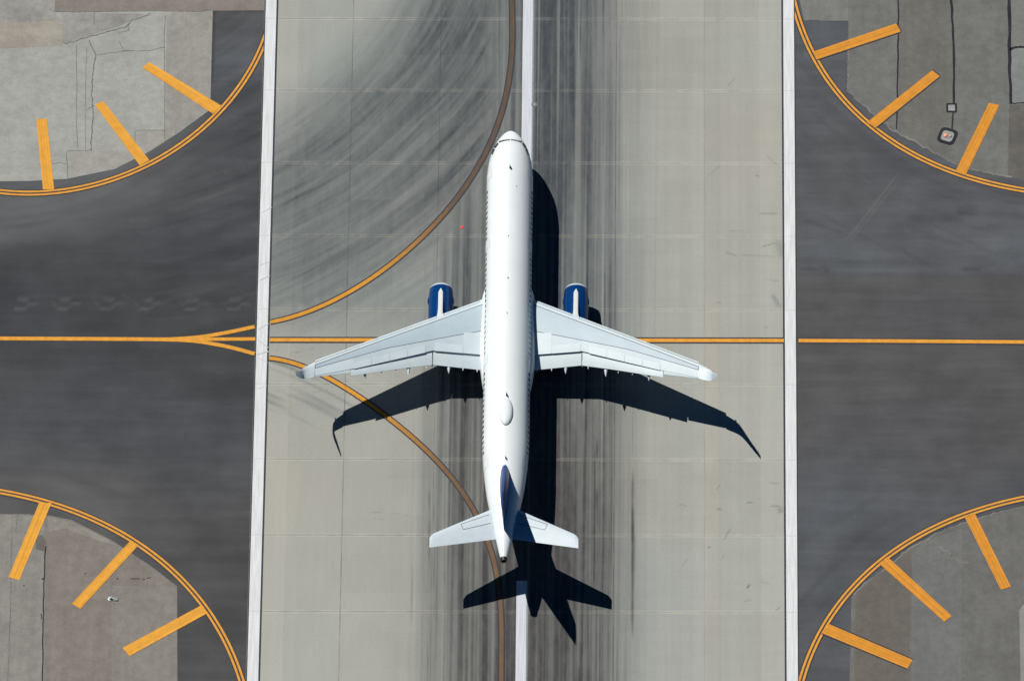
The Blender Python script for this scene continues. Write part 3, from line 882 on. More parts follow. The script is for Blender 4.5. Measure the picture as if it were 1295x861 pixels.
def rrect(w, h, r, n=4):
    pts = []
    for cx, cy, a0 in ((w / 2 - r, h / 2 - r, 0), (-w / 2 + r, h / 2 - r, 90), (-w / 2 + r, -h / 2 + r, 180), (w / 2 - r, -h / 2 + r, 270)):
        for k in range(n + 1):
            a = math.radians(a0 + 90 * k / n)
            pts.append((cx + r * math.cos(a), cy + r * math.sin(a)))
    return pts


x, y = G(1198.2, 172.6)
e = tag(empty('pavement_light', x, y, 0.015, math.radians(-20)), 'square pavement light with red and white lamps on a black-rimmed pad', 'pavement light')
o = Buf(); o.slab(rrect(1.56, 1.66, .42), 0, .02); o.build('tar_rim', M['tar'], e)
o = Buf(); o.slab(rrect(1.02, 1.06, .28), .021, .035); o.build('pad', M['cover'], e)
o = Buf(); o.lathe([(.22, .05), (.22, .09), (.13, .16), (0.01, .17)], 16, 'z', (-.14, .0, 0)); o.build('lamp', M['lamp_pink'], e, 40)
o = Buf(); o.lathe([(.13, .05), (.13, .08), (.08, .12), (0.01, .13)], 14, 'z', (.22, .06, 0)); o.build('lamp', M['lamp_white'], e, 40)
o = Buf(); o.box((.12, -.16, .08), (.10, .12, .06)); o.build('bracket', M['steel'], e)
x, y = G(1203.4, 136.8)
e = tag(empty('utility_cover', x, y, 0.017), 'small square utility cover outlined in tar on the seam', 'utility cover')
o = Buf(); o.slab(rrect(.92, .98, .12), 0, .012); o.build('tar_rim', M['tar'], e)
o = Buf(); o.slab(rrect(.58, .62, .05), .013, .02); o.build('lid', M['cover'], e)
x, y = G(142.5, 757)
e = tag(empty('edge_light', x, y, 0.013), 'small pale edge light with a side box on brown pavement', 'edge light')
o = Buf(); o.lathe([(.24, 0), (.24, .04), (.15, .06), (.09, .08), (.09, .14), (.13, .16), (.11, .22), (.01, .24)], 18, 'z', (-.17, 0, 0)); o.build('lamp', M['lamp_white'], e, 35)
o = Buf(); o.box((.28, -.04, .05), (.36, .34, .09), 0, .9); o.build('side_box', M['cover'], e)
o = Buf(); o.lathe([(.035, 0), (.035, .0)], 6, 'z'); o = Buf(); o.box((.06, .02, .03), (.16, .06, .05)); o.build('conduit', M['steel'], e)
x, y = G(676, 132.5)
e = tag(empty('runway_light', x, y, 0.006), 'small round steel light set flush beside the centreline dash', 'runway light')
o = Buf(); o.lathe([(.28, 0), (.28, .02), (.20, .035), (.01, .04)], 18, 'z'); o.build('rim', M['crack'], e, 35)
o = Buf(); o.lathe([(.15, .03), (.15, .05), (.01, .06)], 14, 'z', (-.02, -.03, .01)); o.build('lens', M['cover'], e, 35)
x, y = G(584.2, 287.7)
e = tag(empty('runway_light', x, y, 0.006), 'tiny red light set in the runway left of the airliner', 'runway light')
o = Buf(); o.lathe([(.15, 0), (.15, .015), (.01, .02)], 16, 'z'); o.build('rim', M['crack'], e, 35)
t = NT('lit red lens')
t.done((0.6, 0.01, 0.01), .3)
t.put(t.b.inputs['Emission Color'], (1, 0.012, 0.012))
t.put(t.b.inputs['Emission Strength'], 1.0)
o = Buf(); o.lathe([(.115, .02), (.115, .04), (.01, .05)], 14, 'z'); o.build('lens', t.mat, e, 35)

# ------------------------------------------------------------------ the airliner
M['white_skin'] = plain('white gloss skin', (0.70, 0.735, 0.735), 0.28, var=.012, vs=.6, spec=.5)
M['wing_white'] = plain('wing white', (0.50, 0.572, 0.595), 0.5, var=.03, vs=.8)
M['wing_light'] = plain('wing light grey', (0.44, 0.512, 0.548), 0.5, var=.04, vs=.9)
M['wing_grey'] = plain('wing grey', (0.375, 0.455, 0.505), 0.52, var=.03, vs=.7)
M['panel_line'] = plain('panel line', (0.07, 0.08, 0.10), 0.6)
M['door_line'] = plain('door line', (0.50, 0.52, 0.53), 0.5)
M['glass'] = plain('window glass', (0.035, 0.042, 0.05), 0.08, var=.02)
M['shade'] = plain('window shade', (0.16, 0.18, 0.20), 0.3, var=.1)
M['blue'] = plain('deep blue paint', (0.002, 0.034, 0.140), 0.09, var=.03, spec=.3)
M['fin_blue'] = plain('fin blue paint', (0.0025, 0.034, 0.160), 0.30, var=.03, spec=.05)
M['lip'] = plain('polished lip', (0.62, 0.66, 0.70), 0.3, 0.3, var=.03)
M['bare'] = plain('bare metal', (0.66, 0.68, 0.70), 0.22, 0.9, var=.04)
M['pylon'] = plain('pylon enamel', (0.60, 0.605, 0.60), 0.2, var=.03, vs=4)
M['dark'] = plain('dark metal', (0.03, 0.03, 0.032), 0.45, 0.5, var=.1)
M['tyre'] = plain('tyre rubber', (0.02, 0.02, 0.021), 0.85)
M['tail_skin'] = plain('tailplane grey', (0.48, 0.545, 0.58), 0.5, var=.03)

S0 = 22.0                                     # station of the root empty
yaw = -0.00298
nose = np.array([-1.384, 16.233])
rx = nose[0] + math.sin(-yaw) * -S0 * 1.0
ry = nose[1] - math.cos(yaw) * S0
plane = tag(empty('airliner', rx, ry, 0.0, yaw),
            'white twin-engine airliner with blue engines and blue tail fin on the runway', 'airliner')


def loc(x, s, z):
    return (x, S0 - s, z)


def mono(xs, ys):
    """smooth monotone interpolation"""
    xs, ys = np.array(xs, float), np.array(ys, float)
    d = np.diff(ys) / np.diff(xs)
    m = np.r_[d[0], np.where(d[:-1] * d[1:] > 0, 2 * d[:-1] * d[1:] / (d[:-1] + d[1:] + 1e-12), 0), d[-1]]

    def f(x):
        x = np.clip(x, xs[0], xs[-1])
        i = np.clip(np.searchsorted(xs, x, side='right') - 1, 0, len(xs) - 2)
        h = xs[i + 1] - xs[i]
        t = (x - xs[i]) / h
        return ((2 * t ** 3 - 3 * t ** 2 + 1) * ys[i] + (t ** 3 - 2 * t ** 2 + t) * h * m[i] +
                (-2 * t ** 3 + 3 * t ** 2) * ys[i + 1] + (t ** 3 - t ** 2) * h * m[i + 1])
    return f


f_top = mono([0, .08, .25, .6, 1.1, 1.55, 2.15, 2.7, 3.6, 4.8, 6.2, 30, 34, 37, 39.5, 42, 43.8, 44.5],
             [3.30, 3.50, 3.72, 3.98, 4.25, 4.47, 5.02, 5.38, 5.68, 5.82, 5.87, 5.87, 5.86, 5.80, 5.69, 5.48, 5.26, 5.13])
f_bot = mono([0, .08, .25, .6, 1.1, 2, 3.2, 4.6, 6.2, 30, 32, 34, 36.5, 39, 41.5, 43.5, 44.5],
             [3.30, 3.10, 2.92, 2.70, 2.48, 2.20, 1.95, 1.80, 1.73, 1.73, 1.88, 2.22, 2.85, 3.50, 4.08, 4.46, 4.58])
f_mid = mono([0, 2, 6, 30, 34, 38, 41, 44.5], [3.30, 3.55, 3.85, 3.88, 4.00, 4.42, 4.72, 4.86])
w_tail = mono([30, 32.4, 33.8, 35.3, 36.8, 38.3, 39.8, 41.3, 42.8, 44.0, 44.5], [1.975, 1.972, 1.93, 1.83, 1.69, 1.50, 1.235, .94, .66, .41, .29])


def f_w(s):
    s = np.asarray(s, float)
    return np.where(s < 6, 1.975 * (1 - np.clip(1 - s / 6.0, 0, 1) ** 2.2) ** 0.62, np.where(s < 30, 1.975, w_tail(s)))


def hull(s, th, off=0.0):
    """point on the fuselage skin; th measured from the crown, clockwise seen from behind"""
    w, zt, zb, zc = float(f_w(s)), float(f_top(s)), float(f_bot(s)), float(f_mid(s))
    c, sn = math.cos(th), math.sin(th)
    p = np.array([w * sn, s, zc + (zt - zc) * c if c > 0 else zc + (zc - zb) * c])
    if off:
        n = np.array([sn / max(w, .05), 0, c / max((zt - zc) if c > 0 else (zc - zb), .05)])
        n /= np.linalg.norm(n)
        if s < 6:
            e_ = 0.05
            tv = hull(s + e_, th) - hull(s - e_, th)
            n = n - tv * np.dot(n, tv) / np.dot(tv, tv)
            n /= np.linalg.norm(n)
        p = p + n * off
    return p


def L3(p): return loc(p[0], p[1], p[2])


st = np.r_[[0.004], np.linspace(.12, 1, 13) ** 1.7 * 6.2, np.linspace(7.5, 30, 20), np.linspace(31, 44.5, 28)]
NA = 72
vs = [L3(hull(s, 2 * math.pi * k / NA)) for s in st for k in range(NA)]
fs = [(i * NA + k, i * NA + (k + 1) % NA, (i + 1) * NA + (k + 1) % NA, (i + 1) * NA + k) for i in range(len(st) - 1) for k in range(NA)]
fs += [tuple(range(NA)), tuple((len(st) - 1) * NA + k for k in range(NA))]
fus = mesh('fuselage', vs, fs, M['white_skin'], plane, smooth=50)


def hull_patch(o, s0, s1, t0, t1, off, m=0, ns=2, nt=4, thick=.0):
    vs = []
    for i in range(ns + 1):
        for j in range(nt + 1):
            s = s0 + (s1 - s0) * i / ns
            t_ = t0 + (t1 - t0) * j / nt
            vs.append(L3(hull(s, t_, off)))
    fs = [(i * (nt + 1) + j, i * (nt + 1) + j + 1, (i + 1) * (nt + 1) + j + 1, (i + 1) * (nt + 1) + j) for i in range(ns) for j in range(nt)]
    o.add(vs, fs, m)


def th_at(z, side):
    """angle from the crown for height z on the constant section"""
    c = (z - 3.88) / (5.87 - 3.88)
    return side * math.acos(max(-1, min(1, c)))


# cabin windows: proud oval panes
DOORS = [(5.15, 6.02), (12.35, 13.15), (24.2, 25.0), (34.7, 35.6)]
n_win = {-1: 0, 1: 0}
for side in (-1, 1):
    s = 7.15
    while s < 34.3 and n_win[side] < 50:
        if not any(a - .32 < s < b_ + .32 for a, b_ in DOORS[1:]):
            o = Buf()
            zc, hh, hw = 4.40, .21, .135
            ring = []
            for k in range(12):
                a = 2 * math.pi * k / 12
                ex = abs(math.cos(a)) ** .6 * math.copysign(1, math.cos(a))
                ez = abs(math.sin(a)) ** .7 * math.copysign(1, math.sin(a))
                ring.append(L3(hull(s + hw * ex, th_at(zc + hh * ez, side), .012)))
            o.add(ring, [tuple(range(12))])
            o.build('cabin_window', M['shade'] if random.random() < .25 else M['glass'], fus)
            n_win[side] += 1
        s += .533
# doors: outline groove and leaf
for side in (-1, 1):
    for s0, s1 in DOORS:
        small = s1 - s0 < .82
        o = Buf()
        t0, t1 = th_at(5.10 if not small else 4.98, side), th_at(3.30 if not small else 3.6, side)
        o2 = .006
        g_ = .035
        hull_patch(o, s0, s1, t0, t1, .010, 0, 2, 8)
        tg = g_ / 1.97
        for a, b_, c_, d in ((s0 - g_, s0, t0 - side * tg, t1 + side * tg), (s1, s1 + g_, t0 - side * tg, t1 + side * tg), (s0, s1, t0 - side * tg, t0), (s0, s1, t1, t1 + side * tg)):
            hull_patch(o, a, b_, c_, d, .008, 1, 1, 8)
        o.build('door', [M['white_skin'], M['door_line']], fus, 40)
# cockpit glazing
for side in (-1, 1):
    for (s0, t0, s1, t1, s2, t2, s3, t3) in ((1.60, .03, 2.08, .03, 2.14, .70, 1.66, .86), (1.80, .92, 2.34, .70, 2.84, .84, 2.30, 1.18), (2.38, 1.20, 2.94, .86, 3.50, .98, 3.02, 1.24)):
        o = Buf()
        n = 6
        vs = []
        for i in range(n + 1):
            for j in range(n + 1):
                u, v = i / n, j / n
                s = (s0 * (1 - u) + s1 * u) * (1 - v) + (s3 * (1 - u) + s2 * u) * v
                t_ = (t0 * (1 - u) + t1 * u) * (1 - v) + (t3 * (1 - u) + t2 * u) * v
                vs.append(L3(hull(s, side * t_, .014)))
        o.add(vs, [(i * (n + 1) + j, i * (n + 1) + j + 1, (i + 1) * (n + 1) + j + 1, (i + 1) * (n + 1) + j) for i in range(n) for j in range(n)])
        o.build('cockpit_window', M['glass'], fus, 40)

# satcom dome, blade antennas, beacons
o = Buf()
vs, fs = [], []
N1, N2 = 28, 9
for j in range(N2 + 1):
    q = math.cos(j / N2 * math.pi / 2)
    h = math.sin(j / N2 * math.pi / 2) ** .8
    for k in range(N1):
        a = 2 * math.pi * k / N1
        xx = .60 * q ** .7 * math.cos(a)
        ss_ = 30.5 + 1.42 * q ** .7 * math.sin(a)
        vs.append(loc(xx, ss_, 5.87 - .5 * xx * xx * .5 - .02 + .30 * h))
for j in range(N2):
    for k in range(N1):
        fs.append((j * N1 + k, j * N1 + (k + 1) % N1, (j + 1) * N1 + (k + 1) % N1, (j + 1) * N1 + k))
o.add(vs, fs)
o.build('antenna_dome', M['white_skin'], plane, 50)
for s, h, l, xo in ((5.45, .42, .34, 0), (28.75, .42, .34, 0), (35.1, .34, .26, 0.02), (7.4, .05, .12, -.45), (7.4, .05, .12, .62), (12.6, .06, .14, 0), (16.9, .12, .14, 0), (20.5, .05, .2, -.02)):
    o = Buf()
    z0 = float(hull(s, math.asin(xo / 1.975))[2]) - .01
    o.add([loc(xo - .035, s - l / 2, z0), loc(xo + .035, s - l / 2, z0), loc(xo + .035, s + l / 2, z0), loc(xo - .035, s + l / 2, z0),
           loc(xo - .012, s, z0 + h), loc(xo + .012, s, z0 + h), loc(xo + .012, s + l * .55, z0 + h), loc(xo - .012, s + l * .55, z0 + h)],
          [(3, 2, 1, 0), (4, 5, 6, 7), (0, 1, 5, 4), (1, 2, 6, 5), (2, 3, 7, 6), (3, 0, 4, 7)])
    o.build('antenna', M['wing_light'] if h > .2 else M['dark'], fus)
# exhaust of the auxiliary power unit
o = Buf()
o.lathe([(.295, 0), (.27, -.20), (.235, -.33), (.20, -.33), (.19, .1), (.01, .12)], 24, 'y', loc(0, 44.49, 4.855))
o.build('tail_exhaust', M['dark'], plane, 40)

# belly fairing
fw = mono([15.2, 16.2, 17.2, 18.6, 21, 23.5, 24.8, 26.2, 27.6], [1.2, 2.02, 2.25, 2.36, 2.38, 2.34, 2.22, 2.0, 1.1])
fh = mono([15.2, 16.2, 17.2, 18.6, 24, 26.2, 27.6], [.5, 1.0, 1.2, 1.25, 1.2, 1.0, .45])
vs, fs = [], []
ST = np.linspace(15.2, 27.6, 34)
NB = 40
for s in ST:
    for k in range(NB):
        a = 2 * math.pi * k / NB
        ex = abs(math.cos(a)) ** .62 * math.copysign(1, math.cos(a))
        ez = abs(math.sin(a)) ** .62 * math.copysign(1, math.sin(a))
        vs.append(loc(float(fw(s)) * ex, s, 2.68 + float(fh(s)) * ez))
for i in range(len(ST) - 1):
    for k in range(NB):
        fs.append((i * NB + k, i * NB + (k + 1) % NB, (i + 1) * NB + (k + 1) % NB, (i + 1) * NB + k))
fs += [tuple(range(NB)), tuple((len(ST) - 1) * NB + k for k in range(NB))]
mesh('belly_fairing', vs, fs, M['white_skin'], plane, smooth=55)

# ---- wings
PZ = 8.301 / 12.323                           # how far a metre of height shifts a point along the fuselage in the photo


def zt0(u): return 3.35 + .085 * (u - 2)       # height at which the outlines were measured
def zt(u): return 3.05 + .106 * (u - 2)


def lin(pts):
    xs, ys = zip(*pts)
    return lambda u: float(np.interp(u, xs, ys)) if xs[0] <= u <= xs[-1] else (
        ys[0] + (u - xs[0]) * (ys[1] - ys[0]) / (xs[1] - xs[0]) if u < xs[0] else ys[-1] + (u - xs[-1]) * (ys[-1] - ys[-2]) / (xs[-1] - xs[-2]))


i_le = lin([(2.33, 17.52), (16.22, 24.55)])
i_te = lin([(2.0, 24.46), (6.3, 24.18), (13.2, 25.68), (16.2, 26.24), (17.15, 26.53)])
i_a = lin([(2.46, 18.12), (10.8, 22.27), (16.2, 25.03)])
i_b = lin([(2.35, 20.71), (4.89, 21.41), (10.24, 22.95), (16.2, 25.35)])
i_blk = lin([(2.0, 23.06), (6.26, 22.90), (13.2, 25.26), (16.22, 26.12)])
i_spo = lin([(3.74, 22.24), (6.16, 22.13), (6.89, 22.39), (12.95, 24.58)])
i_inp = lin([(1.9, 20.85), (3.75, 20.95)])


def LE(u): return i_le(u) + PZ * (zc_(u, 0) - zt0(u))
def TE(u): return i_te(u) + PZ * (zc_(u, 1) - zt0(u))


def foil(c, t):
    c = min(max(c, 0), 1)
    return 5 * t * (.2969 * math.sqrt(c) - .126 * c - .3516 * c * c + .2843 * c ** 3 - .1036 * c ** 4)


def zc_(u, c): return zt(u) + (.15 - .45 * c) * (1 - (u - 2) / 22)


def zup(u, s):
    ch = TE(u) - LE(u)
    c = (s - LE(u)) / ch
    return zc_(u, c) + foil(c, .115) * ch * 0.95


def zlo(u, s):
    ch = TE(u) - LE(u)
    c = (s - LE(u)) / ch
    return zc_(u, c) - foil(c, .115) * ch * 1.05


def fix(fn):
    """line measured at height zt -> station on the actual upper skin"""
    def f(u):
        s0 = fn(u)
        s = s0
        for _ in range(5):
            s = s0 + PZ * (zup(u, s) - zt0(u))
        return s
    return f


A_, B_, BLK, SPO, INP = fix(i_a), fix(i_b), fix(i_blk), fix(i_spo), fix(i_inp)


def solid(name, side, us, cols, mats, fm, parent, top=zup, bot=zlo, smooth=35):
    """closed piece of the wing; cols(u) -> list of stations front to back, fm(i,j) -> material of upper face"""
    o = Buf()
    nr = len(us)
    C = [cols(u) for u in us]
    nc = len(C[0])
    vt = [loc(side * u, s, top(u, s)) for u, r in zip(us, C) for s in r]
    vb = [loc(side * u, s, min(bot(u, s), top(u, s) - .004)) for u, r in zip(us, C) for s in r]
    n = nr * nc
    fs, ms = [], []
    for i in range(nr - 1):
        for j in range(nc - 1):
            a = i * nc + j
            fs.append((a, a + 1, a + nc + 1, a + nc)); ms.append(fm(i, j))
            fs.append((n + a, n + a + nc, n + a + nc + 1, n + a + 1)); ms.append(0)
    for i in range(nr - 1):
        a = i * nc
        fs.append((a, a + nc, n + a + nc, n + a)); ms.append(0)
        a = i * nc + nc - 1
        fs.append((a, n + a, n + a + nc, a + nc)); ms.append(0)
    for j in range(nc - 1):
        fs.append((j, n + j, n + j + 1, j + 1)); ms.append(0)
        a = (nr - 1) * nc + j
        fs.append((a, a + 1, n + a + 1, n + a)); ms.append(0)
    o.v, o.f, o.m = vt + vb, fs, ms
    return o.build(name, mats, parent, smooth)


SLW = lambda u: .33 - .006 * u                # visible slat chord
KINK = 6.3


def between(a, b_, n):
    return [a + (b_ - a) * k / n for k in range(n + 1)]


def make_wing(side):
    # main box: slat trailing edge back to the flap gap
    us = sorted(set([1.2, 1.9, 2.4] + list(np.linspace(3, 16, 27)) + [KINK, 16.15, 16.22]))

    def cols(u):
        s0 = LE(u) + SLW(u)
        a, b_, k = A_(u), B_(u), BLK(u)
        return [LE(u) + .10, s0 - .01] + between(s0, a - .035, 3) + between(a + .035, b_ - .03, 5) + between(b_ + .03, k, 3)

    def fm(i, j):
        if j < 2: return 1
        if j < 5: return 0
        if j == 5: return 1
        if j < 11: return 1 if us[i] >= 16.14 else 2
        if j == 11: return 1
        return 3 if us[i] < 13.0 else 0
    wing = solid('wing', side, us, cols, [M['wing_white'], M['panel_line'], M['wing_grey'], M['wing_light']], fm, plane,
                 top=lambda u, s: zup(u, s) - (.10 if s < LE(u) + SLW(u) - .005 else 0))
    # leading-edge slats
    for u0, u1 in ((2.45, 5.42), (6.08, 8.6), (8.63, 11.1), (11.13, 13.6), (13.63, 16.2)):
        uu = between(u0, u1, 5)
        def scols(u):
            s0, s1 = LE(u) - .05, LE(u) + SLW(u) - .085
            return [s0 + (s1 - s0) * (k / 7) ** 2 for k in range(8)]
        solid('slat', side, uu, scols, [M['wing_white']], lambda i, j: 0, wing,
              top=lambda u, s: zup(u, max(s, LE(u))) + (-.055 if s > LE(u) else -.08),
              bot=lambda u, s: zlo(u, max(s, LE(u))) - .05)
    # fixed nose behind the pylon and at the wing root
    for u0, u1 in ((1.2, 2.42), (5.45, 6.05)):
        solid('nose_panel', side, between(u0, u1, 3), lambda u: [LE(u) - .02 + (SLW(u) + .02 - .004) * (k / 7) ** 2 for k in range(8)], [M['wing_white']], lambda i, j: 0, wing,
              top=lambda u, s: zup(u, max(s, LE(u))) - .001, bot=lambda u, s: zlo(u, max(s, LE(u))) - .01)
    # spoilers
    sp = between(6.92, 12.95, 4)
    for u0, u1, fr in [(3.76, 6.16, SPO)] + [(sp[k] + .012, sp[k + 1] - .012, SPO) for k in range(4)]:
        solid('spoiler', side, between(u0, u1, 4), lambda u: between(fr(u), BLK(u) + .06, 3), [M['wing_white']], lambda i, j: 0, wing,
              top=lambda u, s: zup(u, min(s, BLK(u))) + .03 - .2 * max(0, s - BLK(u)), bot=lambda u, s: zup(u, min(s, BLK(u))) + .004)
    solid('root_panel', side, between(1.4, 3.72, 4), lambda u: between(INP(u), BLK(u) + .05, 4), [M['wing_white']], lambda i, j: 0, wing,
          top=lambda u, s: zup(u, min(s, BLK(u))) + .012, bot=lambda u, s: zup(u, min(s, BLK(u))) + .003)
    # flaps, lowered a little behind the gap
    def flap(name, u0, u1, d0, d1, mat):
        ext = lambda u: -.03 if name == 'aileron' else .10 + .14 * max(0, u - 9) / 4.2
        dr = lambda u: d0 + (d1 - d0) * (u - u0) / (u1 - u0)
        def fcols(u):
            a, e_ = BLK(u) + .02, TE(u) + PZ * dr(u) * -.35 + ext(u)
            return [a - .30 + .0] + between(a - .12, e_, 5)
        def ftop(u, s):
            k = BLK(u)
            e_ = TE(u) + PZ * dr(u) * -.35 + ext(u)
            f = (s - (k - .3)) / (e_ - k + .3)
            zA, zB = zup(u, k) - .045 - dr(u) * .2, zc_(u, 1) - dr(u)
            return zA + (zB - zA) * f + .10 * f * (1 - f) * 1.6 - (.10 if f < .01 else 0)
        def fbot(u, s):
            k = BLK(u)
            e_ = TE(u) + PZ * dr(u) * -.35 + ext(u)
            f = (s - (k - .3)) / (e_ - k + .3)
            return ftop(u, s) - .03 - .26 * max(0, 1 - f) ** 1.2 * min(1, max(0, f) * 6 + .3)
        return solid(name, side, between(u0, u1, 6), fcols, [mat], lambda i, j: 0, wing, top=ftop, bot=fbot)
    flap('flap', 1.4, 6.28, .28, .24, M['wing_white'])
    flap('flap', 6.36, 13.18, .24, .08, M['wing_white'])
    flap('aileron', 13.26, 16.2, .02, .02, M['wing_light'])
    # joint rib at the kink and flap-track fairings with pointed tails
    for u, w, l, dz in ((4.95, .20, .62, .12), (8.35, .22, .72, .10), (12.0, .19, .55, .06), (6.35, .10, .10, .0)):
        o = Buf()
        e_ = TE(u)
        zz = zc_(u, 1) - .26
        prof = [(e_ - 2.1, .02, .05), (e_ - 1.7, .8, .26), (e_ - .9, 1, .34), (e_ - .2, .9, .28), (e_ + l * .5, .5, .15), (e_ + l, .06, .03)]
        vs, fs = [], []
        for s, k, h in prof:
            for q in range(12):
                a = 2 * math.pi * q / 12
                vs.append(loc(side * u + w * k * math.cos(a), s, zz - .16 - dz * .3 + h * math.sin(a) * .8 + .10 * (s - e_ + .4) * .2))
        for i in range(len(prof) - 1):
            for q in range(12):
                fs.append((i * 12 + q, i * 12 + (q + 1) % 12, (i + 1) * 12 + (q + 1) % 12, (i + 1) * 12 + q))
        fs += [tuple(range(12)), tuple((len(prof) - 1) * 12 + q for q in range(12))]
        o.add(vs, fs)
        o.build('flap_fairing', M['wing_light'], wing, 50)
    # small pointed seals along the trailing edge
    for u in (2.55, 3.75, 6.85, 9.4, 10.6):
        o = Buf()
        e_ = TE(u) + .0
        zz = zc_(u, 1) - .27
        o.add([loc(side * u - .11, e_ - .25, zz), loc(side * u + .11, e_ - .25, zz), loc(side * u, e_ + .32, zz - .03), loc(side * u, e_ - .25, zz - .18)],
              [(0, 1, 2), (0, 2, 3), (1, 3, 2), (0, 3, 1)])
        o.build('hinge_fairing', M['wing_white'], wing)
    # winglet: blended curve from the tip
    path = [(16.22, zt(16.22), LE(16.22) + .16, TE(16.22)), (16.6, 4.61, 25.02, 26.36), (16.95, 4.69, 25.27, 26.50), (17.18, 4.84, 25.54, 26.62), (17.33, 5.10, 25.88, 26.76),
            (17.43, 5.50, 26.25, 26.98), (17.52, 6.05, 26.66, 27.26), (17.61, 6.60, 27.04, 27.54), (17.69, 7.05, 27.36, 27.76), (17.72, 7.25, 27.54, 27.86), (17.73, 7.31, 27.72, 27.90)]
    vs, fs = [], []
    NS = 9
    for i, (u, z, a, e_) in enumerate(path):
        p, q = path[max(i - 1, 0)], path[min(i + 1, len(path) - 1)]
        tu, tz = q[0] - p[0], q[1] - p[1]
        ln = math.hypot(tu, tz)
        nu, nz = -tz / ln, tu / ln
        ring = []
        for k in range(2 * NS):
            f = k / NS if k <= NS else 2 - k / NS
            up = 1 if k <= NS else -1
            h = (foil(f, .10) + .004) * (e_ - a) * up + (.0 if i else 0)
            ring.append(loc(side * (u + nu * h), a + (e_ - a) * f, z + nz * h + (.14 - .33 * f) * .33 * max(0, 1 - i / 4)))
        vs += ring
    n2 = 2 * NS
    for i in range(len(path) - 1):
        for k in range(n2):
            fs.append((i * n2 + k, i * n2 + (k + 1) % n2, (i + 1) * n2 + (k + 1) % n2, (i + 1) * n2 + k))
    fs += [tuple(range(n2)), tuple((len(path) - 1) * n2 + k for k in range(n2))]
    fmm = [0] * len(fs)
    for i in range(4, len(path) - 1):
        for k in range(n2):
            fmm[i * n2 + k] = 1
    mesh('winglet', vs, fs, [M['wing_white'], M['winglet']], wing, fmm, 50)
    # wing-tip navigation light
    o = Buf()
    o.lathe([(.001, -.10), (.05, -.07), (.06, 0), (.04, .1), (.001, .14)], 10, 'y', loc(side * 16.95, 25.25, 4.70))
    o.build('navigation_light', M['lamp_white'], wing, 50)
    return wing


M['winglet'] = plain('winglet grey blue', (0.36, 0.42, 0.50), 0.3, var=.03)
for side in (-1, 1):
    make_wing(side)


# ---- engines
def make_engine(side):
    ex, ez = side * 5.75, 1.86
    o = Buf()
    o.lathe([(.975, -.22), (1.02, -.45), (1.055, -.8), (1.07, -1.3), (1.07, -2.6), (1.045, -3.4), (.95, -4.3), (.78, -4.95), (.72, -5.0), (.60, -4.9), (.64, -3.6), (.82, -2.2), (.82, -1.2), (.82, -.22)], 48, 'y',
            loc(ex, 15.32, ez))
    eng = o.build('engine', M['blue'], plane, 60)
    o = Buf()
    o.lathe([(.82, -.225), (.82, -.12), (.845, -.03), (.875, 0), (.915, -.04), (.95, -.11), (.985, -.225)], 48, 'y', loc(ex, 15.32, ez))
    o.build('intake_lip', M['lip'], eng, 60)
    o = Buf()
    o.lathe([(.79, -1.15), (.30, -1.05), (.24, -.9), (.14, -.7), (.01, -.58)], 32, 'y', loc(ex, 15.32, ez))
    o.build('fan', M['dark'], eng, 40)
    o = Buf()
    o.lathe([(.55, -4.6), (.50, -5.2), (.40, -5.6), (.36, -5.6), (.01, -6.2)], 28, 'y', loc(ex, 15.32, ez))
    o.build('exhaust_nozzle', M['dark'], eng, 40)
    # side fairings of the nacelle latches
    for sd in (-1, 1):
        o = Buf()
        vs, fs = [], []
        for i in range(7):
            for k in range(12):
                a, q = 2 * math.pi * k / 12, math.sin(math.pi * i / 6)
                vs.append(loc(ex + sd * (1.06 + .085 * q * math.cos(a) if True else 0), 16.75 + .42 * (i / 3 - 1), ez + .18 + .16 * q * math.sin(a)))
        for i in range(6):
            for k in range(12):
                fs.append((i * 12 + k, i * 12 + (k + 1) % 12, (i + 1) * 12 + (k + 1) % 12, (i + 1) * 12 + k))
        o.add(vs, fs)
        o.build('nacelle_bump', M['blue'], eng, 60)
    # pylon
    o = Buf()
    prof = [(15.98, .02, 2.86, 2.90), (16.22, .13, 2.80, 2.97), (16.45, .195, 2.75, 3.02), (16.9, .20, 2.7, 3.07), (17.6, .20, 2.6, 3.16), (18.4, .20, 2.6, 3.27), (18.9, .22, 2.6, 3.34), (19.35, .30, 2.7, 3.48), (19.7, .36, 2.9, 3.60), (20.4, .20, 3.0, 3.50)]
    vs, fs = [], []
    for s, w, z0, z1 in prof:
        for (xx, zz) in ((-w, z0), (-w, z1 - .05), (-w * .78, z1 - .012), (-w * .3, z1), (w * .3, z1), (w * .78, z1 - .012), (w, z1 - .05), (w, z0)):
            vs.append(loc(ex + xx, s, zz))
    for i in range(len(prof) - 1):
        for k in range(8):
            fs.append((i * 8 + k, i * 8 + (k + 1) % 8, (i + 1) * 8 + (k + 1) % 8, (i + 1) * 8 + k))
    fs += [tuple(range(8)), tuple((len(prof) - 1) * 8 + k for k in range(8))]
    o.add(vs, fs)
    for k in range(4):
        z_ = 3.205 + .036 * k
        o.box(loc(ex - .05, 18.0 + .21 * k, 3.214 + .028 * k), (.07, .09, .02), 1)
    o.build('pylon', [M['pylon'], M['door_line']], eng, 30)
    return eng


for side in (-1, 1):
    make_engine(side)


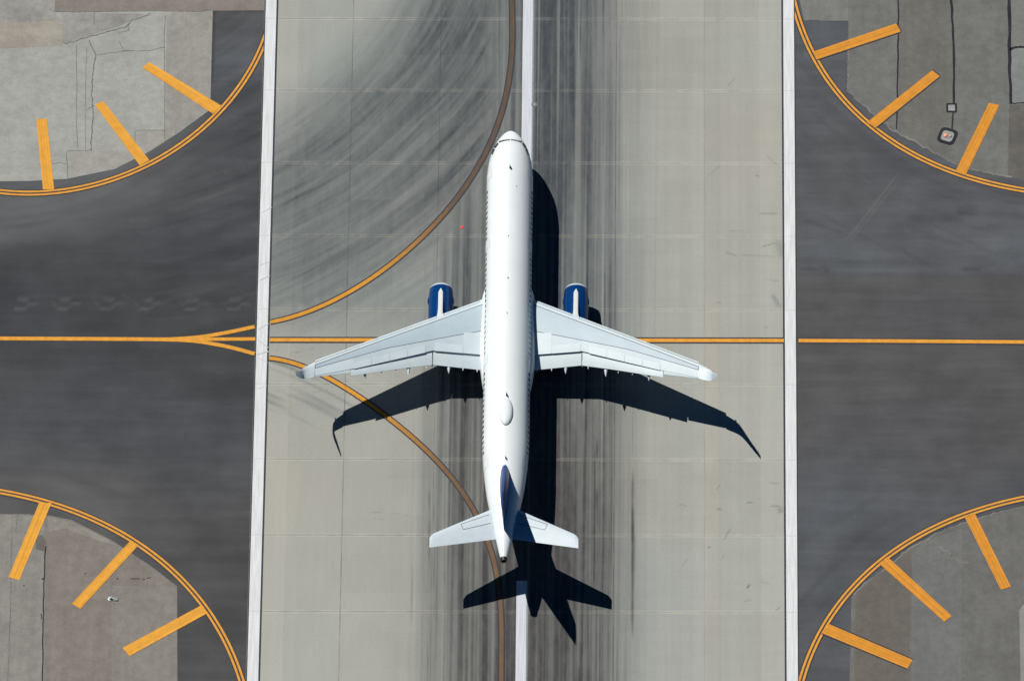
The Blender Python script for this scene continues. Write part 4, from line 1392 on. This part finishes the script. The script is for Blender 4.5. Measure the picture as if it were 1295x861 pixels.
# ---- tailplane
def make_tailplane(side):
    le = lambda u: 39.63 + (u - 1.06) * .574 + .04 + (max(0, u - 5.85) / .36) ** 2 * .28
    te = lambda u: 42.66 + (u - .82) * .222
    z0 = lambda u: 4.90 + .105 * (u - 1)
    def tz(u, s):
        ch = te(u) - le(u)
        return z0(u) + foil((s - le(u)) / ch, .10) * ch * (1 if u < 6.1 else .6)
    def bz(u, s):
        ch = te(u) - le(u)
        return z0(u) - foil((s - le(u)) / ch, .10) * ch
    us = [.3, .7, 1.1, 1.6, 2.3, 3, 3.8, 4.6, 5.3, 5.85, 6.03, 6.14, 6.21]
    def cols(u):
        a, e_ = le(u), te(u)
        h = a + (e_ - a) * .70
        return [a + (h - .02 - a) * (k / 8) ** 1.8 for k in range(9)] + [h] + between(h + .02, e_, 3)
    t_ = solid('tailplane', side, us, cols, [M['tail_skin'], M['tail_line']], lambda i, j: 1 if j == 8 else 0, plane, top=tz, bot=bz, smooth=40)
    # walkway outline painted on the upper skin
    o = Buf()
    pts = [(1.25, 40.30), (3.62, 41.40), (3.40, 41.93), (1.10, 41.15)]
    for (ua, sa), (ub, sb) in zip(pts[:-1], pts[1:]):
        n = 8
        d = np.array([ub - ua, sb - sa]); d /= np.linalg.norm(d)
        nn = np.array([-d[1], d[0]]) * .028
        vs = []
        for k in range(n + 1):
            u, s = ua + (ub - ua) * k / n, sa + (sb - sa) * k / n
            for sg in (-1, 1):
                uu, s2 = u + sg * nn[0], s + sg * nn[1]
                vs.append(loc(side * uu, s2, tz(uu, s2) + .006))
        o.add(vs, [(2 * k, 2 * k + 1, 2 * k + 3, 2 * k + 2) for k in range(n)])
    o.build('walkway_outline', M['walk_line'], t_)
    return t_


M['tail_line'] = plain('elevator gap', (0.45, 0.48, 0.51), .5)
M['walk_line'] = plain('walkway line', (0.12, 0.13, 0.15), .5)
for side in (-1, 1):
    make_tailplane(side)

# ---- fin
f_le = mono([5.3, 5.87, 6.3, 6.9, 11.3, 11.62, 11.76], [35.5, 35.85, 36.38, 37.10, 42.02, 42.40, 42.85])
f_te = mono([5.3, 11.76], [42.02, 44.42])


def fin_part(name, f0, f1, mats, parent, shrink=1.0):
    zs = [5.3, 5.6, 5.9, 6.1, 6.3, 6.6, 6.9, 7.5, 8.3, 9.1, 9.9, 10.7, 11.3, 11.55, 11.70, 11.76]
    n = 14
    vs, fs, fm = [], [], []
    for z in zs:
        a, e_ = float(f_le(z)), float(f_te(z))
        ch = e_ - a
        tk = .128 * (1 if z < 11.5 else max(.25, (11.80 - z) / .3))
        row = [f0 + (f1 - f0) * (k / n) ** (1.7 if f0 == 0 else 1) for k in range(n + 1)]
        ring = [(foil(f, tk) * ch * shrink + .012, a + f * ch) for f in row]
        for x_, s in ring: vs.append(loc(x_, s, z))
        for x_, s in reversed(ring): vs.append(loc(-x_, s, z))
    m = 2 * (n + 1)
    for i in range(len(zs) - 1):
        for k in range(m):
            fs.append((i * m + k, i * m + (k + 1) % m, (i + 1) * m + (k + 1) % m, (i + 1) * m + k))
            fm.append(1 if zs[i + 1] <= 5.65 else 0)
    fs += [tuple(range(m)), tuple((len(zs) - 1) * m + k for k in range(m))]
    fm += [0, 0]
    return mesh(name, vs, fs, mats, parent, fm, 45)


fin = fin_part('tail_fin', 0, .72, [M['fin_blue'], M['white_skin']], plane)
fin_part('rudder', .726, 1.0, [M['fin_blue'], M['white_skin']], fin, .98)

# ---- landing gear
def wheel(o_parent, x, s, r, w):
    o = Buf()
    o.lathe([(r * .55, -w / 2), (r * .9, -w / 2), (r, -w * .3), (r, w * .3), (r * .9, w / 2), (r * .55, w / 2)], 28, 'x', loc(x, s, r))
    o.lathe([(.001, -w * .35), (r * .55, -w * .4), (r * .55, w * .4), (.001, w * .35)], 20, 'x', loc(x, s, r), 1)
    o.build('wheel', [M['tyre'], M['steel']], o_parent, 40)


for side in (-1, 1):
    o = Buf()
    o.lathe([(.13, 0.5), (.13, 1.4), (.17, 1.45), (.17, 3.0)], 16, 'z', loc(side * 3.79, 21.97, 0))
    o.box(loc(side * 3.79, 21.97, .58), (.9, .16, .16))
    o.box(loc(side * 3.4, 21.97, 1.9), (.12, .14, 1.6))
    g_ = o.build('landing_gear', M['steel'], plane, 40)
    for q in (-.46, .46):
        wheel(g_, side * 3.79 + q, 21.97, .58, .40)
o = Buf()
o.lathe([(.09, .38), (.09, 1.1), (.12, 1.12), (.12, 2.1)], 14, 'z', loc(0, 5.07, 0))
o.box(loc(0, 5.07, .38), (.5, .1, .1))
g_ = o.build('landing_gear', M['steel'], plane, 40)
for q in (-.25, .25):
    wheel(g_, q, 5.07, .38, .22)
